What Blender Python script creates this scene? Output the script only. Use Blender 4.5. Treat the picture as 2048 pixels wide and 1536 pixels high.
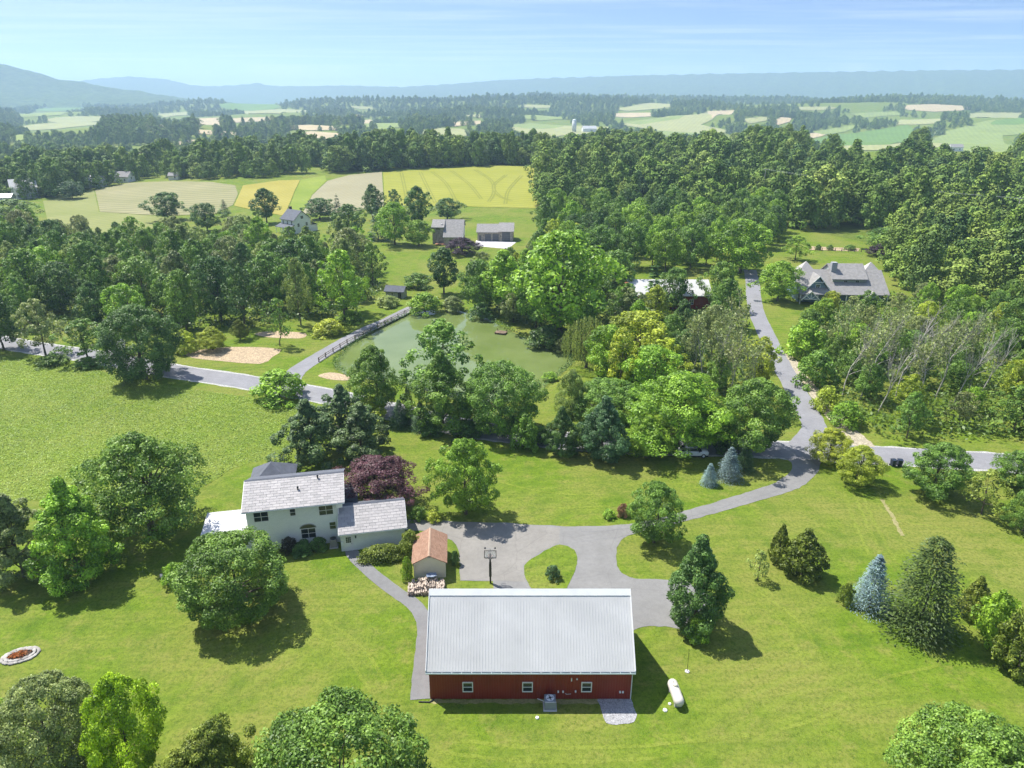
import bpy, bmesh, math, random
import numpy as np
from mathutils import Matrix, Vector
from mathutils.geometry import delaunay_2d_cdt

S = bpy.context.scene
for o in list(bpy.data.objects): bpy.data.objects.remove(o)
COL = S.collection
R = math.radians

# ------------------------------------------------------------------ camera
CAM_H = 50.0                                  # a drone 50 m above the barn yard
PITCH = math.atan(568 / 1421.0)
cam = bpy.data.cameras.new('camera'); cam.sensor_width = 36; cam.lens = 36 * 1421 / 2048
cam.clip_start = 1; cam.clip_end = 60000
co = bpy.data.objects.new('camera', cam); COL.objects.link(co)
co.location = (0, 0, CAM_H); co.rotation_euler = (R(90) - PITCH, 0, 0)
S.camera = co

# ------------------------------------------------------------------ sky, sun, exposure
SUN_DIR = Vector((-0.48, 0.375, 1.0)).normalized()         # towards the sun (from the barn's shadow)
SUN_EL = math.asin(SUN_DIR.z); SUN_AZ = math.atan2(SUN_DIR.x, SUN_DIR.y)
W = bpy.data.worlds.new('World'); S.world = W; W.use_nodes = True
nt = W.node_tree; nt.nodes.clear()
wo = nt.nodes.new('ShaderNodeOutputWorld'); bg = nt.nodes.new('ShaderNodeBackground')
sky = nt.nodes.new('ShaderNodeTexSky'); sky.sky_type = 'NISHITA'; sky.sun_disc = False
sky.sun_elevation = SUN_EL; sky.sun_rotation = SUN_AZ
sky.altitude = 150; sky.air_density = 1.0; sky.dust_density = 0.9; sky.ozone_density = 3.5
bg.inputs['Strength'].default_value = 0.115
# thin high cirrus, everywhere in the sky alike
tc = nt.nodes.new('ShaderNodeTexCoord'); sep = nt.nodes.new('ShaderNodeSeparateXYZ')
nt.links.new(tc.outputs['Generated'], sep.inputs[0])
vm = nt.nodes.new('ShaderNodeVectorMath'); vm.operation = 'MULTIPLY'; vm.inputs[1].default_value = (1, 1, 4.2); nt.links.new(tc.outputs['Generated'], vm.inputs[0])
vn = nt.nodes.new('ShaderNodeVectorMath'); vn.operation = 'NORMALIZE'; nt.links.new(vm.outputs[0], vn.inputs[0]); nt.links.new(vn.outputs[0], sky.inputs['Vector'])
zz = nt.nodes.new('ShaderNodeMath'); zz.operation = 'MAXIMUM'; zz.inputs[1].default_value = 0.04
nt.links.new(sep.outputs['Z'], zz.inputs[0])
cb = nt.nodes.new('ShaderNodeCombineXYZ')
for ax in 'XY':
    dv = nt.nodes.new('ShaderNodeMath'); dv.operation = 'DIVIDE'
    nt.links.new(sep.outputs[ax], dv.inputs[0]); nt.links.new(zz.outputs[0], dv.inputs[1])
    nt.links.new(dv.outputs[0], cb.inputs[ax])
mp = nt.nodes.new('ShaderNodeMapping'); mp.inputs['Scale'].default_value = (0.22, 0.75, 1); mp.inputs['Rotation'].default_value = (0, 0, 0.25)
nt.links.new(cb.outputs[0], mp.inputs[0])
nz = nt.nodes.new('ShaderNodeTexNoise'); nz.inputs['Scale'].default_value = 0.9; nz.inputs['Detail'].default_value = 7; nz.inputs['Roughness'].default_value = 0.62
nt.links.new(mp.outputs[0], nz.inputs['Vector'])
cr = nt.nodes.new('ShaderNodeMapRange'); cr.inputs['From Min'].default_value = 0.46; cr.inputs['From Max'].default_value = 0.8; cr.inputs['To Max'].default_value = 0.38
nt.links.new(nz.outputs['Fac'], cr.inputs[0])
mx = nt.nodes.new('ShaderNodeMixRGB'); mx.inputs[2].default_value = (6.5, 6.8, 7.2, 1)
nt.links.new(cr.outputs[0], mx.inputs[0]); nt.links.new(sky.outputs[0], mx.inputs[1])
nt.links.new(mx.outputs[0], bg.inputs['Color']); nt.links.new(bg.outputs[0], wo.inputs[0])
sl = bpy.data.lights.new('sun', 'SUN'); sl.energy = 4.7; sl.angle = R(0.55); sl.color = (1.0, 0.955, 0.88)
so = bpy.data.objects.new('sun', sl); COL.objects.link(so); so.location = (-60, 50, 120)
so.rotation_euler = SUN_DIR.to_track_quat('Z', 'Y').to_euler()
vs = S.view_settings; vs.view_transform = 'Standard'; vs.look = 'None'; vs.exposure = 0.85; vs.gamma = 1; vs.use_curve_mapping = False
cy = S.cycles
cy.use_denoising = True; cy.use_adaptive_sampling = True; cy.adaptive_threshold = 0.02; cy.use_light_tree = False
cy.max_bounces = 5; cy.diffuse_bounces = 2; cy.glossy_bounces = 2; cy.transmission_bounces = 3; cy.volume_bounces = 1; cy.transparent_max_bounces = 4
cy.caustics_reflective = False; cy.caustics_refractive = False

# ------------------------------------------------------------------ terrain
def sst(a, b, x):
    t = np.clip((x - a) / (b - a), 0, 1); return t * t * (3 - 2 * t)
POND = None
HILLS = [(-650, 1350, 260, 300, 39), (-250, 1750, 420, 300, 18), (420, 1500, 260, 250, -10), (900, 2500, 500, 300, 44), (300, 3000, 450, 300, 47),
         (-500, 3100, 480, 300, 44), (1600, 2900, 480, 380, 57), (-1500, 2300, 400, 500, 23), (1250, 1900, 320, 260, 18), (700, 3900, 900, 400, 39), (-100, 2250, 320, 160, 21), (-1200, 3400, 450, 220, 29), (150, 3800, 420, 220, 29), (1150, 3600, 420, 230, 29), (-650, 2350, 260, 160, 26), (560, 2050, 260, 150, 18)]
def terrain(x, y):
    x = np.asarray(x, float); y = np.asarray(y, float)
    z = 7.0 * sst(310, 545, y) * (1 - 0.5 * sst(120, 330, -x)) + 4.0 * sst(330, 520, y) * sst(0, 160, x)
    z = z - (30 + 4 * sst(0, 200, x)) * sst(570, 1000, y)
    z = z + 34 * sst(1100, 4300, y)
    z = z - 7.0 * sst(150, 420, -x) * sst(330, 470, y) * (1 - sst(600, 900, y))
    for cx, cyy, sx, sy, h in HILLS:
        z = z + h * np.exp(-((x - cx) / sx) ** 2 - ((y - cyy) / sy) ** 2) * sst(700, 1000, y)
    z = z + sst(700, 1300, y) * (9.0 * np.sin(x / 170 + y / 260) * np.cos(y / 210 - x / 330 + 1.3) + 2.0 * np.sin(x / 77 + 1.0) * np.sin(y / 121))
    return z
CP, SP = math.cos(PITCH), math.sin(PITCH)
def G(px, py, zoff=0.0):
    """Where the sight line through a photograph point meets the terrain: (x, y, z)."""
    u = (px - 1024) / 1421.0; v = (py - 768) / 1421.0
    d = np.array([u, CP - v * SP, -(SP + v * CP)])
    ts = np.concatenate([np.arange(30, 700, 2.0), np.geomspace(700, 9000, 900)])
    P = d[None, :] * ts[:, None]; h = CAM_H + P[:, 2] - terrain(P[:, 0], P[:, 1]) - zoff
    i = int(np.argmax(h < 0)) if (h < 0).any() else len(ts) - 1
    a, b = ts[max(i - 1, 0)], ts[i]
    for _ in range(40):
        m = 0.5 * (a + b); q = d * m
        if CAM_H + q[2] - float(terrain(q[0], q[1])) - zoff < 0: b = m
        else: a = m
    q = d * b
    return float(q[0]), float(q[1]), CAM_H + float(q[2])
def ztop(px, py, Y):
    """Height of the point at depth Y that shows at photograph row py."""
    v = (py - 768) / 1421.0
    t = Y / (CP - v * SP); return CAM_H - (SP + v * CP) * t
def axial(Y, z): return Y * CP + (CAM_H - z) * SP
def px2m(Y, z=0): return axial(Y, z) / 1421.0

# ------------------------------------------------------------------ materials
MATS = {}
def principled(name):
    m = bpy.data.materials.new(name); m.use_nodes = True
    return m, m.node_tree, m.node_tree.nodes['Principled BSDF']
def N(t, kind, **kw):
    n = t.nodes.new(kind)
    for k, v in kw.items():
        if k in n.inputs: n.inputs[k].default_value = v
        else: setattr(n, k, v)
    return n
def noise(t, coord, scale, detail=4, rough=0.55, vec=None):
    n = N(t, 'ShaderNodeTexNoise'); n.inputs['Scale'].default_value = scale; n.inputs['Detail'].default_value = detail; n.inputs['Roughness'].default_value = rough
    t.links.new(vec if vec is not None else coord, n.inputs['Vector']); return n.outputs['Fac']
def ramp(t, fac, stops):
    r = N(t, 'ShaderNodeValToRGB'); e = r.color_ramp.elements
    while len(e) < len(stops): e.new(0.5)
    for el, (p, c) in zip(e, stops): el.position = p; el.color = (*c, 1)
    t.links.new(fac, r.inputs[0]); return r.outputs[0]
def mixc(t, fac, a, b, mode='MIX'):
    m = N(t, 'ShaderNodeMixRGB'); m.blend_type = mode
    for i, v in ((0, fac), (1, a), (2, b)):
        if hasattr(v, 'is_linked') or hasattr(v, 'links'): t.links.new(v, m.inputs[i])
        elif i == 0: m.inputs[0].default_value = v
        else: m.inputs[i].default_value = (*v, 1)
    return m.outputs[0]
def rng(t, val, a, b, c, d):
    n = N(t, 'ShaderNodeMapRange'); n.inputs[1].default_value = a; n.inputs[2].default_value = b; n.inputs[3].default_value = c; n.inputs[4].default_value = d
    t.links.new(val, n.inputs[0]); return n.outputs[0]
def bump(t, b, h, strength=0.4, dist=0.05):
    n = N(t, 'ShaderNodeBump'); n.inputs['Strength'].default_value = strength; n.inputs['Distance'].default_value = dist
    t.links.new(h, n.inputs['Height']); t.links.new(n.outputs[0], b.inputs['Normal'])
def objpos(t): return N(t, 'ShaderNodeTexCoord').outputs['Object']
def geopos(t): return N(t, 'ShaderNodeNewGeometry').outputs['Position']
def mat(name, col, rough=0.6, var=0.18, scale=3.0, fine=40.0, bumps=0.15, metal=0.0, spec=0.4, rand=0.0, dirt=None):
    """A paint, wood or stone: base colour, blotches, fine grain, optional per-object shade and dirt."""
    if name in MATS: return MATS[name]
    m, t, b = principled(name)
    p = objpos(t)
    n1 = noise(t, p, scale, 5); n2 = noise(t, p, fine, 3)
    lo = tuple(c * (1 - var) for c in col); hi = tuple(min(1, c * (1 + var)) for c in col)
    c = ramp(t, n1, [(0.3, lo), (0.7, hi)])
    c = mixc(t, rng(t, n2, 0.3, 0.7, 0.0, 0.35), c, tuple(x * (1 - var * 1.3) for x in col))
    if dirt:
        n3 = noise(t, p, scale * 0.45, 6, 0.65); c = mixc(t, rng(t, n3, 0.52, 0.72, 0, 0.75), c, dirt)
    if rand:
        oi = N(t, 'ShaderNodeObjectInfo'); hv = N(t, 'ShaderNodeHueSaturation')
        t.links.new(c, hv.inputs['Color']); t.links.new(rng(t, oi.outputs['Random'], 0, 1, 1 - rand, 1 + rand), hv.inputs['Value']); c = hv.outputs[0]
    t.links.new(c, b.inputs['Base Color']); b.inputs['Roughness'].default_value = rough; b.inputs['Metallic'].default_value = metal
    b.inputs['Specular IOR Level'].default_value = spec
    if bumps: bump(t, b, n2, bumps, 0.02)
    MATS[name] = m; return m

def ground_mat(name, lo, mid, hi, dry, stripes=0.0, dryamt=0.35, coarse=0.06, mow_rot=0.35, tuft=0.5):
    """Grass seen from the air: broad patches, dry spots, tuft grain, mower lines."""
    m, t, b = principled(name); p = geopos(t)
    n0 = noise(t, p, coarse, 3, 0.6); n1 = noise(t, p, coarse * 7, 4, 0.68); n2 = noise(t, p, 2.6, 3, 0.75); n3 = noise(t, p, 9.0, 2, 0.7)
    c = ramp(t, n1, [(0.30, lo), (0.5, mid), (0.72, hi)])
    c = mixc(t, rng(t, n0, 0.42, 0.62, 0, dryamt), c, dry)
    nd = noise(t, p, 0.35, 4, 0.72); c = mixc(t, rng(t, nd, 0.50, 0.66, 0, dryamt * 0.9), c, dry)
    ng = noise(t, p, 0.17, 3, 0.7); c = mixc(t, rng(t, ng, 0.54, 0.7, 0, 0.6), c, lo); nw = noise(t, p, 0.9, 3, 0.8); c = mixc(t, rng(t, nw, 0.6, 0.68, 0, 0.6), c, tuple(x * 0.8 for x in lo))
    c = mixc(t, rng(t, n2, 0.32, 0.58, tuft * 1.3, 0.0), c, tuple(x * 0.5 for x in lo))
    c = mixc(t, rng(t, n3, 0.45, 0.7, 0.0, 0.5), c, tuple(x * 1.25 for x in hi))
    if stripes:
        mpn = N(t, 'ShaderNodeMapping'); mpn.inputs['Rotation'].default_value = (0, 0, mow_rot); t.links.new(p, mpn.inputs[0])
        mpn.inputs['Location'].default_value = (-34, -28, 0); w = N(t, 'ShaderNodeTexWave'); w.wave_type = 'RINGS'; w.rings_direction = 'Z'; w.inputs['Scale'].default_value = 0.17; w.inputs['Distortion'].default_value = 6.0; w.inputs['Detail'].default_value = 1; w.inputs['Detail Scale'].default_value = 0.04
        t.links.new(mpn.outputs[0], w.inputs[0])
        gate = rng(t, noise(t, p, 0.022, 2), 0.42, 0.6, 0.15, 1.0); mg = N(t, 'ShaderNodeMath'); mg.operation = 'MULTIPLY'; t.links.new(rng(t, w.outputs['Fac'], 0.4, 0.95, 0, stripes), mg.inputs[0]); t.links.new(gate, mg.inputs[1])
        c = mixc(t, mg.outputs[0], c, tuple(x * 1.15 for x in hi))
        w2 = N(t, 'ShaderNodeTexWave'); w2.inputs['Scale'].default_value = 0.2; w2.inputs['Distortion'].default_value = 9.0; w2.inputs['Detail'].default_value = 3; w2.inputs['Detail Scale'].default_value = 0.05
        mp2 = N(t, 'ShaderNodeMapping'); mp2.inputs['Rotation'].default_value = (0, 0, mow_rot + 1.2); t.links.new(p, mp2.inputs[0]); t.links.new(mp2.outputs[0], w2.inputs[0])
        c = mixc(t, rng(t, w2.outputs['Fac'], 0.55, 0.95, 0, stripes * 0.7), c, lo)
    t.links.new(c, b.inputs['Base Color']); b.inputs['Roughness'].default_value = 0.85; b.inputs['Specular IOR Level'].default_value = 0.1
    hgt = N(t, 'ShaderNodeMath'); hgt.operation = 'ADD'; t.links.new(n2, hgt.inputs[0]); t.links.new(n3, hgt.inputs[1])
    bump(t, b, hgt.outputs[0], 0.5, 0.12)
    MATS[name] = m; return m
M_LAWN = ground_mat('lawn_grass', (0.062, 0.126, 0.009), (0.116, 0.186, 0.013), (0.168, 0.232, 0.024), (0.218, 0.212, 0.055), 0.22, 0.85)
M_MEADOW = ground_mat('meadow_grass', (0.085, 0.15, 0.016), (0.145, 0.215, 0.02), (0.21, 0.265, 0.035), (0.24, 0.25, 0.07), 0, 0.4, 0.09)
M_ROUGH = ground_mat('rough_grass', (0.055, 0.10, 0.015), (0.10, 0.155, 0.02), (0.16, 0.20, 0.035), (0.2, 0.19, 0.06), 0, 0.3)
def field_mat(name, a, b_, rot, scale=0.5, amt=0.45, dist=1.5):
    m, t, b = principled(name); p = geopos(t)
    mpn = N(t, 'ShaderNodeMapping'); mpn.inputs['Rotation'].default_value = (0, 0, rot); t.links.new(p, mpn.inputs[0])
    w = N(t, 'ShaderNodeTexWave'); w.inputs['Scale'].default_value = scale; w.inputs['Distortion'].default_value = dist; w.inputs['Detail'].default_value = 3; w.inputs['Detail Scale'].default_value = 0.05
    t.links.new(mpn.outputs[0], w.inputs[0])
    n = noise(t, p, 0.03, 6, 0.65); n2 = noise(t, p, 0.6, 4, 0.7)
    c = ramp(t, n, [(0.35, a), (0.68, b_)]); c = mixc(t, rng(t, w.outputs['Fac'], 0.3, 0.8, 0, amt), c, tuple(x * 0.72 for x in a))
    c = mixc(t, rng(t, n2, 0.3, 0.7, 0, 0.25), c, tuple(x * 0.7 for x in b_))
    t.links.new(c, b.inputs['Base Color']); b.inputs['Roughness'].default_value = 0.9; b.inputs['Specular IOR Level'].default_value = 0.05
    bump(t, b, n2, 0.4, 0.2); MATS[name] = m; return m
def asphalt_mat(name, col, crack=0.5):
    m, t, b = principled(name); p = geopos(t)
    n1 = noise(t, p, 0.25, 6, 0.65); n2 = noise(t, p, 1.8, 6, 0.7); n3 = noise(t, p, 30, 2, 0.6)
    c = ramp(t, n1, [(0.3, tuple(x * 0.8 for x in col)), (0.7, tuple(x * 1.18 for x in col))])
    c = mixc(t, rng(t, n2, 0.45, 0.68, 0, 0.5), c, tuple(x * 0.62 for x in col)); c = mixc(t, rng(t, n3, 0.35, 0.65, 0, 0.5), c, tuple(min(1, x * 1.4) for x in col))
    v = N(t, 'ShaderNodeTexVoronoi'); v.feature = 'DISTANCE_TO_EDGE'; v.inputs['Scale'].default_value = 0.16
    wv = N(t, 'ShaderNodeTexNoise'); wv.inputs['Scale'].default_value = 0.6; wv.inputs['Detail'].default_value = 5; t.links.new(p, wv.inputs['Vector'])
    ad = mixc(t, 0.35, p, wv.outputs['Color'], 'ADD'); t.links.new(ad, v.inputs['Vector'])
    c = mixc(t, rng(t, v.outputs['Distance'], 0.0, 0.012, crack, 0), c, tuple(x * 0.45 for x in col))
    t.links.new(c, b.inputs['Base Color']); b.inputs['Roughness'].default_value = 0.85; b.inputs['Specular IOR Level'].default_value = 0.2
    bump(t, b, n3, 0.25, 0.01); MATS[name] = m; return m
M_ASPH = asphalt_mat('driveway_asphalt', (0.19, 0.188, 0.182), 0.18)
M_ROAD = asphalt_mat('road_asphalt', (0.21, 0.21, 0.222), 0.14)
M_WALK = asphalt_mat('walk_asphalt', (0.175, 0.175, 0.175), 0.08)
def gravel_mat(name, col, scale=14):
    m, t, b = principled(name); p = geopos(t)
    v = N(t, 'ShaderNodeTexVoronoi'); v.inputs['Scale'].default_value = scale; t.links.new(p, v.inputs['Vector'])
    n = noise(t, p, 0.8, 5); sepc = N(t, 'ShaderNodeSeparateColor'); t.links.new(v.outputs['Color'], sepc.inputs[0])
    c = ramp(t, sepc.outputs[0], [(0.0, tuple(x * 0.55 for x in col)), (1.0, tuple(min(1, x * 1.25) for x in col))])
    c = mixc(t, rng(t, n, 0.45, 0.7, 0, 0.4), c, tuple(x * 0.75 for x in col))
    t.links.new(c, b.inputs['Base Color']); b.inputs['Roughness'].default_value = 0.9
    bump(t, b, v.outputs['Distance'], 0.8, 0.05); MATS[name] = m; return m
M_GRAV = gravel_mat('pale_gravel', (0.36, 0.36, 0.37)); M_DIRT = gravel_mat('tan_dirt', (0.42, 0.32, 0.2), 5); M_VERGE = gravel_mat('verge_gravel', (0.40, 0.35, 0.25), 6)
M_SHOULDER = gravel_mat('shoulder_gravel', (0.42, 0.42, 0.40), 9)

def leaf_mat():
    m, t, b = principled('foliage'); out = t.nodes['Material Output']
    oi = N(t, 'ShaderNodeObjectInfo'); at = N(t, 'ShaderNodeAttribute'); at.attribute_name = 'rnd'
    base = oi.outputs['Color']
    hv = N(t, 'ShaderNodeHueSaturation'); t.links.new(base, hv.inputs['Color'])
    t.links.new(rng(t, at.outputs['Fac'], 0, 1, 0.45, 1.6), hv.inputs['Value'])
    t.links.new(rng(t, at.outputs['Fac'], 0, 1, 0.512, 0.488), hv.inputs['Hue'])
    t.links.new(hv.outputs[0], b.inputs['Base Color']); b.inputs['Roughness'].default_value = 0.5; b.inputs['Specular IOR Level'].default_value = 0.35
    tr = N(t, 'ShaderNodeBsdfTranslucent')
    h2 = N(t, 'ShaderNodeHueSaturation'); h2.inputs['Value'].default_value = 1.5; h2.inputs['Hue'].default_value = 0.488; t.links.new(hv.outputs[0], h2.inputs['Color']); t.links.new(h2.outputs[0], tr.inputs[0])
    ms = N(t, 'ShaderNodeMixShader'); ms.inputs[0].default_value = 0.22
    t.links.new(b.outputs[0], ms.inputs[1]); t.links.new(tr.outputs[0], ms.inputs[2]); t.links.new(ms.outputs[0], out.inputs[0])
    MATS['foliage'] = m; return m
M_LEAF = leaf_mat()
def wood_leaf_mat(name, cols):
    """Foliage of a far wood: each tree of it takes its own shade."""
    m, t, b = principled(name)
    oi = N(t, 'ShaderNodeObjectInfo'); at = N(t, 'ShaderNodeAttribute'); at.attribute_name = 'rnd'
    c = ramp(t, oi.outputs['Random'], [(i / (len(cols) - 1), k) for i, k in enumerate(cols)])
    hv = N(t, 'ShaderNodeHueSaturation'); t.links.new(c, hv.inputs['Color']); t.links.new(rng(t, at.outputs['Fac'], 0, 1, 0.6, 1.45), hv.inputs['Value'])
    t.links.new(hv.outputs[0], b.inputs['Base Color']); b.inputs['Roughness'].default_value = 0.7; b.inputs['Specular IOR Level'].default_value = 0.2
    MATS[name] = m; return m
M_WOOD = wood_leaf_mat('woodland_foliage', [(0.083, 0.156, 0.030), (0.176, 0.270, 0.037), (0.114, 0.198, 0.033), (0.239, 0.333, 0.050), (0.077, 0.146, 0.042), (0.186, 0.260, 0.045), (0.124, 0.208, 0.033), (0.269, 0.343, 0.066)])
M_BARK = mat('bark', (0.13, 0.105, 0.08), 0.9, 0.35, 2.0, 25, 0.6)
M_DEAD = mat('dead_wood', (0.46, 0.43, 0.38), 0.9, 0.25, 2.0, 25, 0.4)

# ------------------------------------------------------------------ mesh helpers
def tag(o, label=None, cat=None, group=None, kind=None):
    if label: o['label'] = label
    if cat: o['category'] = cat
    if group: o['group'] = group
    if kind: o['kind'] = kind
    return o
def empty(name, loc=(0, 0, 0), rz=0, label=None, cat=None, group=None):
    o = bpy.data.objects.new(name, None); COL.objects.link(o); o.location = loc; o.rotation_euler = (0, 0, rz); o.empty_display_size = 0.3
    return tag(o, label, cat, group)
def link(name, me, parent=None, loc=None):
    o = bpy.data.objects.new(name, me); COL.objects.link(o)
    if parent is not None: o.parent = parent
    if loc is not None: o.location = loc
    return o
def npmesh(name, V, F, mat_=None, rnd=None, smooth=False):
    """Mesh from numpy vertices and faces of one size."""
    V = np.asarray(V, np.float32); F = np.asarray(F, np.int32); k = F.shape[1]
    me = bpy.data.meshes.new(name); me.vertices.add(len(V)); me.vertices.foreach_set('co', V.ravel())
    me.loops.add(F.size); me.loops.foreach_set('vertex_index', F.ravel())
    me.polygons.add(len(F)); me.polygons.foreach_set('loop_start', np.arange(0, F.size, k, dtype=np.int32)); me.polygons.foreach_set('loop_total', np.full(len(F), k, np.int32))
    if smooth: me.polygons.foreach_set('use_smooth', np.ones(len(F), bool))
    if rnd is not None:
        a = me.attributes.new('rnd', 'FLOAT', 'FACE'); a.data.foreach_set('value', np.asarray(rnd, np.float32))
    if mat_: me.materials.append(mat_)
    me.update(); me.validate(); return me
class MB:
    """Collects boxes, prisms, tubes; build() links them as one mesh."""
    def __init__(s, M=None): s.v = []; s.f = []; s.M = M or Matrix()
    def add(s, vs, fs, M=None):
        k = len(s.v); m = s.M @ M if M is not None else s.M
        s.v += [tuple(m @ Vector(p)) for p in vs]; s.f += [tuple(i + k for i in f) for f in fs]; return s
    def box(s, x0, x1, y0, y1, z0, z1, M=None):
        return s.add([(x0, y0, z0), (x1, y0, z0), (x1, y1, z0), (x0, y1, z0), (x0, y0, z1), (x1, y0, z1), (x1, y1, z1), (x0, y1, z1)],
                     [(0, 3, 2, 1), (4, 5, 6, 7), (0, 1, 5, 4), (1, 2, 6, 5), (2, 3, 7, 6), (3, 0, 4, 7)], M)
    def prism(s, poly, a, b, axis='x', M=None):
        """Extrude a 2D outline along an axis (x: outline in y,z; y: outline in x,z; z: outline in x,y)."""
        n = len(poly)
        def pt(p, t): return {'x': (t, p[0], p[1]), 'y': (p[0], t, p[1]), 'z': (p[0], p[1], t)}[axis]
        vs = [pt(p, a) for p in poly] + [pt(p, b) for p in poly]
        return s.add(vs, [tuple(range(n)), tuple(reversed(range(n, 2 * n)))] + [(i, i + n, (i + 1) % n + n, (i + 1) % n) for i in range(n)], M)
    def tube(s, p0, p1, r0, r1=None, n=8, M=None):
        r1 = r0 if r1 is None else r1; p0 = Vector(p0); p1 = Vector(p1); q = (p1 - p0).to_track_quat('Z', 'Y')
        vs = [];
        for p, r in ((p0, r0), (p1, r1)):
            for i in range(n):
                a = 2 * math.pi * i / n; vs.append(tuple(p + q @ Vector((r * math.cos(a), r * math.sin(a), 0))))
        return s.add(vs, [(i, (i + 1) % n, (i + 1) % n + n, i + n) for i in range(n)] + [tuple(reversed(range(n))), tuple(range(n, 2 * n))], M)
    def lathe(s, prof, n=16, M=None, close=True):
        vs = []; fs = []
        for r, z in prof:
            for i in range(n):
                a = 2 * math.pi * i / n; vs.append((r * math.cos(a), r * math.sin(a), z))
        for j in range(len(prof) - 1):
            for i in range(n): fs.append((j * n + i, j * n + (i + 1) % n, (j + 1) * n + (i + 1) % n, (j + 1) * n + i))
        if close: fs += [tuple(reversed(range(n))), tuple(range((len(prof) - 1) * n, len(prof) * n))]
        return s.add(vs, fs, M)
    def mesh(s, name, m, smooth=False):
        me = bpy.data.meshes.new(name); me.from_pydata(s.v, [], s.f); me.materials.append(m)
        bm = bmesh.new(); bm.from_mesh(me); bmesh.ops.recalc_face_normals(bm, faces=bm.faces); bm.to_mesh(me); bm.free()
        if smooth:
            for p in me.polygons: p.use_smooth = True
        return me
    def build(s, name, m, parent=None, smooth=False, loc=None, bevel=0):
        o = link(name, s.mesh(name, m, smooth), parent, loc)
        if bevel:
            b = o.modifiers.new('edge', 'BEVEL'); b.width = bevel; b.segments = 2; b.limit_method = 'ANGLE'
        return o
def copy_tree(o, parent=None):
    c = o.copy(); COL.objects.link(c); c.parent = parent
    for ch in o.children: copy_tree(ch, c)
    return c
def bez(pts, per=6):
    """Catmull-Rom curve through 2D points."""
    P = [Vector(p[:2]) for p in pts]; P = [2 * P[0] - P[1]] + P + [2 * P[-1] - P[-2]]; out = []
    for i in range(1, len(P) - 2):
        a, b, c, d = P[i - 1:i + 3]
        for k in range(per):
            t = k / per
            out.append(0.5 * ((2 * b) + (c - a) * t + (2 * a - 5 * b + 4 * c - d) * t * t + (3 * b - a - 3 * c + d) * t ** 3))
    out.append(P[-2]); return [(p.x, p.y) for p in out]
def bezc(pts, per=5):
    n = len(pts); o = bez([pts[-1]] + list(pts) + [pts[0], pts[1]], per); return o[per:per * (n + 1)]
def inside(poly, x, y):
    """Vectorised point-in-polygon."""
    x = np.asarray(x); y = np.asarray(y); r = np.zeros(x.shape, bool); n = len(poly)
    for i in range(n):
        x0, y0 = poly[i][:2]; x1, y1 = poly[(i + 1) % n][:2]
        if y0 == y1: continue
        r ^= ((y0 > y) != (y1 > y)) & (x < (x1 - x0) * (y - y0) / (y1 - y0) + x0)
    return r
def drape(name, poly, m, off=0.02, step=4.0, rag=0.0):
    """A sheet that follows the ground inside a world polygon."""
    P = []
    for i in range(len(poly)):
        a = Vector(poly[i][:2]); b = Vector(poly[(i + 1) % len(poly)][:2]); k = max(1, int((b - a).length / step))
        P += [a.lerp(b, j / k) for j in range(k)]
    if rag:
        rg = random.Random(len(P)); P = [p + Vector((rg.uniform(-rag, rag), rg.uniform(-rag, rag))) for p in P]
    nb = len(P); xs = [p.x for p in P]; ys = [p.y for p in P]
    gx, gy = np.meshgrid(np.arange(min(xs), max(xs), step), np.arange(min(ys), max(ys), step)); gx = gx.ravel(); gy = gy.ravel()
    k = inside([(p.x, p.y) for p in P], gx, gy)
    pts = P + [Vector((a, b)) for a, b in zip(gx[k], gy[k])]
    vo, _e, fo, *_ = delaunay_2d_cdt(pts, [], [list(range(nb))], 1, 0.01)
    V = np.array([(v.x, v.y) for v in vo]); Z = terrain(V[:, 0], V[:, 1]) + off
    me = bpy.data.meshes.new(name); me.from_pydata(np.column_stack([V, Z]).tolist(), [], [tuple(f) for f in fo]); me.materials.append(m)
    bm = bmesh.new(); bm.from_mesh(me)
    for f in bm.faces:
        f.normal_update()
        if f.normal.z < 0: f.normal_flip()
        f.smooth = True
    bm.to_mesh(me); bm.free()
    return tag(link(name, me), kind='structure')
def strip(cl, w):
    """Polygon of a band of width w (or widths) along a world centre line."""
    n = len(cl); L = []; Rr = []
    for i in range(n):
        a = Vector(cl[max(i - 1, 0)]); b = Vector(cl[min(i + 1, n - 1)]); d = (b - a).normalized(); nn = Vector((-d.y, d.x))
        ww = w[0] + (w[1] - w[0]) * i / (n - 1) if isinstance(w, (tuple, list)) else w
        c = Vector(cl[i]); L.append(tuple(c + nn * ww / 2)); Rr.append(tuple(c - nn * ww / 2))
    return L + Rr[::-1]
def GP(pts): return [G(*p)[:2] for p in pts]

# ------------------------------------------------------------------ the ground
POND = bezc(GP([(674, 735), (684, 705), (735, 667), (815, 629), (880, 617), (955, 628), (1005, 652), (1062, 680), (1125, 700), (1143, 722), (1112, 752), (1070, 780), (1000, 800), (880, 785), (800, 760), (725, 752)]), 5)
def poly_dist(poly, x, y):
    d = np.full(np.shape(x), 1e9)
    for i in range(len(poly)):
        ax, ay = poly[i]; bx, by = poly[(i + 1) % len(poly)]; ux, uy = bx - ax, by - ay
        t = np.clip(((x - ax) * ux + (y - ay) * uy) / max(ux * ux + uy * uy, 1e-9), 0, 1)
        d = np.minimum(d, np.hypot(x - ax - t * ux, y - ay - t * uy))
    return d
def grow(a, first, q, end):
    out = [a]; st = first
    while out[-1] < end: out.append(out[-1] + st); st *= q
    return out
xp = grow(110, 1.9, 1.035, 11500); xs = np.array([-v for v in xp[::-1]] + list(np.arange(-108.5, 109, 1.5)) + xp)
ys = np.array([-300, -200, -120, -60, -20] + list(np.arange(0, 190, 1.5)) + grow(190, 1.8, 1.018, 7600))
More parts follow.
